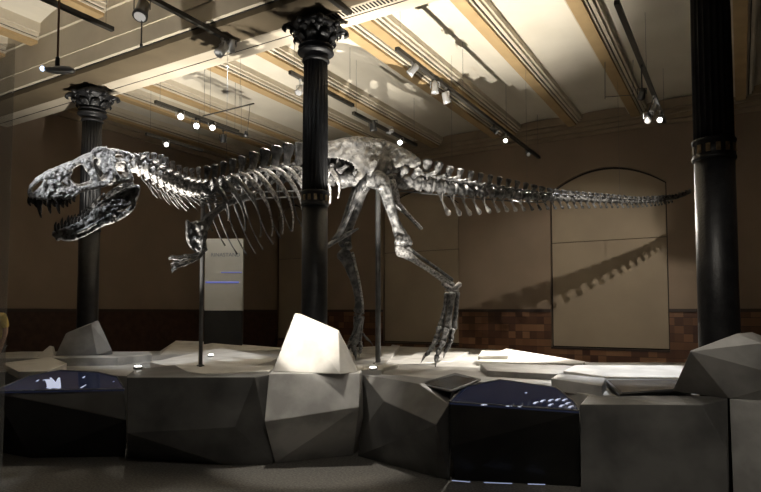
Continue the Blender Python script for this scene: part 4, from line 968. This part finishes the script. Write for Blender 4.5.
# ------------------------------------------------------------------ visitor at the left edge
def person():
    Zp = 10.7; base = D(-7, 300, Zp); base.z = 0
    t = thing('person', 'person in a yellow short sleeved shirt standing behind the platform at the left edge', 'person', base)
    fwd = Vector((math.sin(.5), -math.cos(.5), 0)); sd = Vector((math.cos(.5), math.sin(.5), 0))
    def q(a_, b_, c_): return (sd * a_ + fwd * b_ + Zv * c_)
    def skin(name, pts, edges, rad, m, lvl=2, root=0):
        me = bpy.data.meshes.new(name); me.from_pydata([tuple(p) for p in pts], edges, []); me.materials.append(m)
        o = bpy.data.objects.new(name, me); COL.objects.link(o); o.parent = t
        md = o.modifiers.new('skin', 'SKIN'); md.use_smooth_shade = True
        for i, r in enumerate(rad):
            s_ = me.skin_vertices[0].data[i]; s_.radius = (r, r) if not isinstance(r, tuple) else r; s_.use_root = (i == root)
        ss = o.modifiers.new('sub', 'SUBSURF'); ss.levels = lvl; ss.render_levels = lvl
        return o
    sk = mat('skin', (.50, .30, .21), (.56, .35, .25), 10, .5)
    H = 1.84 / 1.80
    J = [q(0, 0, 1.0), q(0, -.01, 1.18), q(0, 0, 1.38), q(0, 0, 1.52), q(0, .01, 1.6),
         q(.18, 0, 1.50), q(.24, -.01, 1.24), q(.235, .08, .98), q(-.18, 0, 1.50), q(-.24, -.01, 1.24), q(-.235, .08, .98),
         q(.10, 0, .92), q(.11, .02, .50), q(.11, -.02, .09), q(.12, .15, .04), q(-.10, 0, .92), q(-.11, .02, .50), q(-.11, -.02, .09), q(-.12, .15, .04),
         q(.235, .12, .91), q(-.235, .12, .91)]
    E_ = [(0, 1), (1, 2), (2, 3), (3, 4), (2, 5), (5, 6), (6, 7), (2, 8), (8, 9), (9, 10), (0, 11), (11, 12), (12, 13), (13, 14), (0, 15), (15, 16), (16, 17), (17, 18), (7, 19), (10, 20)]
    Rr = [(.15, .11), (.14, .10), (.15, .11), (.06, .06), (.055, .055), .062, .045, .032, .062, .045, .032, .09, .06, .045, .035, .09, .06, .045, .035, (.025, .038), (.025, .038)]
    skin('body', [p * H for p in J], E_, Rr, sk)
    shirt = mat('yellow cotton', (.75, .60, .16), (.82, .67, .22), 8, .8)
    SJ = [q(0, 0, .98), q(0, -.01, 1.18), q(0, 0, 1.38), q(0, 0, 1.49), q(.19, 0, 1.49), q(.235, -.01, 1.27), q(-.19, 0, 1.49), q(-.235, -.01, 1.27)]
    skin('shirt', [p * H for p in SJ], [(0, 1), (1, 2), (2, 3), (2, 4), (4, 5), (2, 6), (6, 7)], [(.175, .13), (.165, .12), (.17, .125), (.075, .075), .08, .075, .08, .075], shirt)
    TJ = [q(0, 0, 1.0), q(.10, 0, .90), q(.11, .02, .50), q(.11, -.02, .12), q(-.10, 0, .90), q(-.11, .02, .50), q(-.11, -.02, .12)]
    skin('trousers', [p * H for p in TJ], [(0, 1), (1, 2), (2, 3), (0, 4), (4, 5), (5, 6)], [(.17, .125), .105, .08, .065, .105, .08, .065], mat('dark grey cloth', (.05, .05, .055), None))
    for s_ in (-1, 1):
        mb = MB()
        for k in range(4):
            o_ = (k - 1.5) * .018; r0 = q(s_ * .235, .12 + o_, .90) * H
            mb.loft([base + r0, base + r0 + q(0, .01, -.045 + abs(k - 1.5) * .004), base + r0 + q(-s_ * .01, .015, -.085 + abs(k - 1.5) * .008)], [.010, .009, .006], 8, sub=2)
        r0 = q(s_ * .225, .15, .93) * H; mb.loft([base + r0, base + r0 + q(-s_ * .012, .03, -.03), base + r0 + q(-s_ * .02, .035, -.06)], [.012, .011, .007], 8, sub=2)
        mb.build('fingers', sk, t, True)
    mb = MB(); hc = base + q(0, .02, 1.69) * H
    mb.loft([hc + Zv * -.12 + fwd * .03, hc + Zv * -.09 + fwd * .035, hc + Zv * -.04 + fwd * .02, hc, hc + Zv * .05, hc + Zv * .09, hc + Zv * .115], [(.02, .025), (.05, .045), (.085, .066), (.095, .072), (.092, .072), (.07, .058), (.03, .03)], 16, up=fwd, sub=3)
    mb.loft([hc + fwd * .09 + Zv * .01, hc + fwd * .118 - Zv * .022, hc + fwd * .10 - Zv * .03], [.008, .014, .010], 8)
    for s_ in (-1, 1): mb.loft([hc + sd * s_ * .072 + Zv * .02, hc + sd * s_ * .08 - Zv * .03], [(.02, .008), (.012, .006)], 8, up=fwd)
    hd = mb.build('head', sk, t, True)
    mb = MB()
    for s_ in (-1, 1): mb.loft([hc + fwd * .088 + sd * s_ * .03 + Zv * .008, hc + fwd * .094 + sd * s_ * .03 + Zv * .008], [.009, .006], 8)
    mb.build('eyes', M['lampblack'], hd, True)
    MB().loft([hc + fwd * .094 - Zv * .062 - sd * .02, hc + fwd * .1 - Zv * .062, hc + fwd * .094 - Zv * .062 + sd * .02], [.004, .006, .004], 6).build('mouth', mat('lips', (.4, .16, .13), None), hd, True)
    mb = MB(); mb.loft([hc - fwd * .035 - Zv * .05, hc - fwd * .02 + Zv * .02, hc - fwd * .012 + Zv * .08, hc - fwd * .0 + Zv * .12], [(.07, .07), (.09, .08), (.085, .072), (.04, .035)], 14, up=fwd, sub=3)
    mb.build('hair', mat('brown hair', (.05, .03, .018), None), t, True)
    mb = MB()
    for s_ in (-1, 1): b0 = base + q(s_ * .115, 0, 0); mb.loft([b0 + fwd * -.08 + Zv * .045, b0 + fwd * .03 + Zv * .04, b0 + fwd * .17 + Zv * .03], [(.04, .042), (.04, .045), (.028, .04)], 10, up=Zv, sub=2)
    mb.build('shoes', M['lampblack'], t, True)
person()
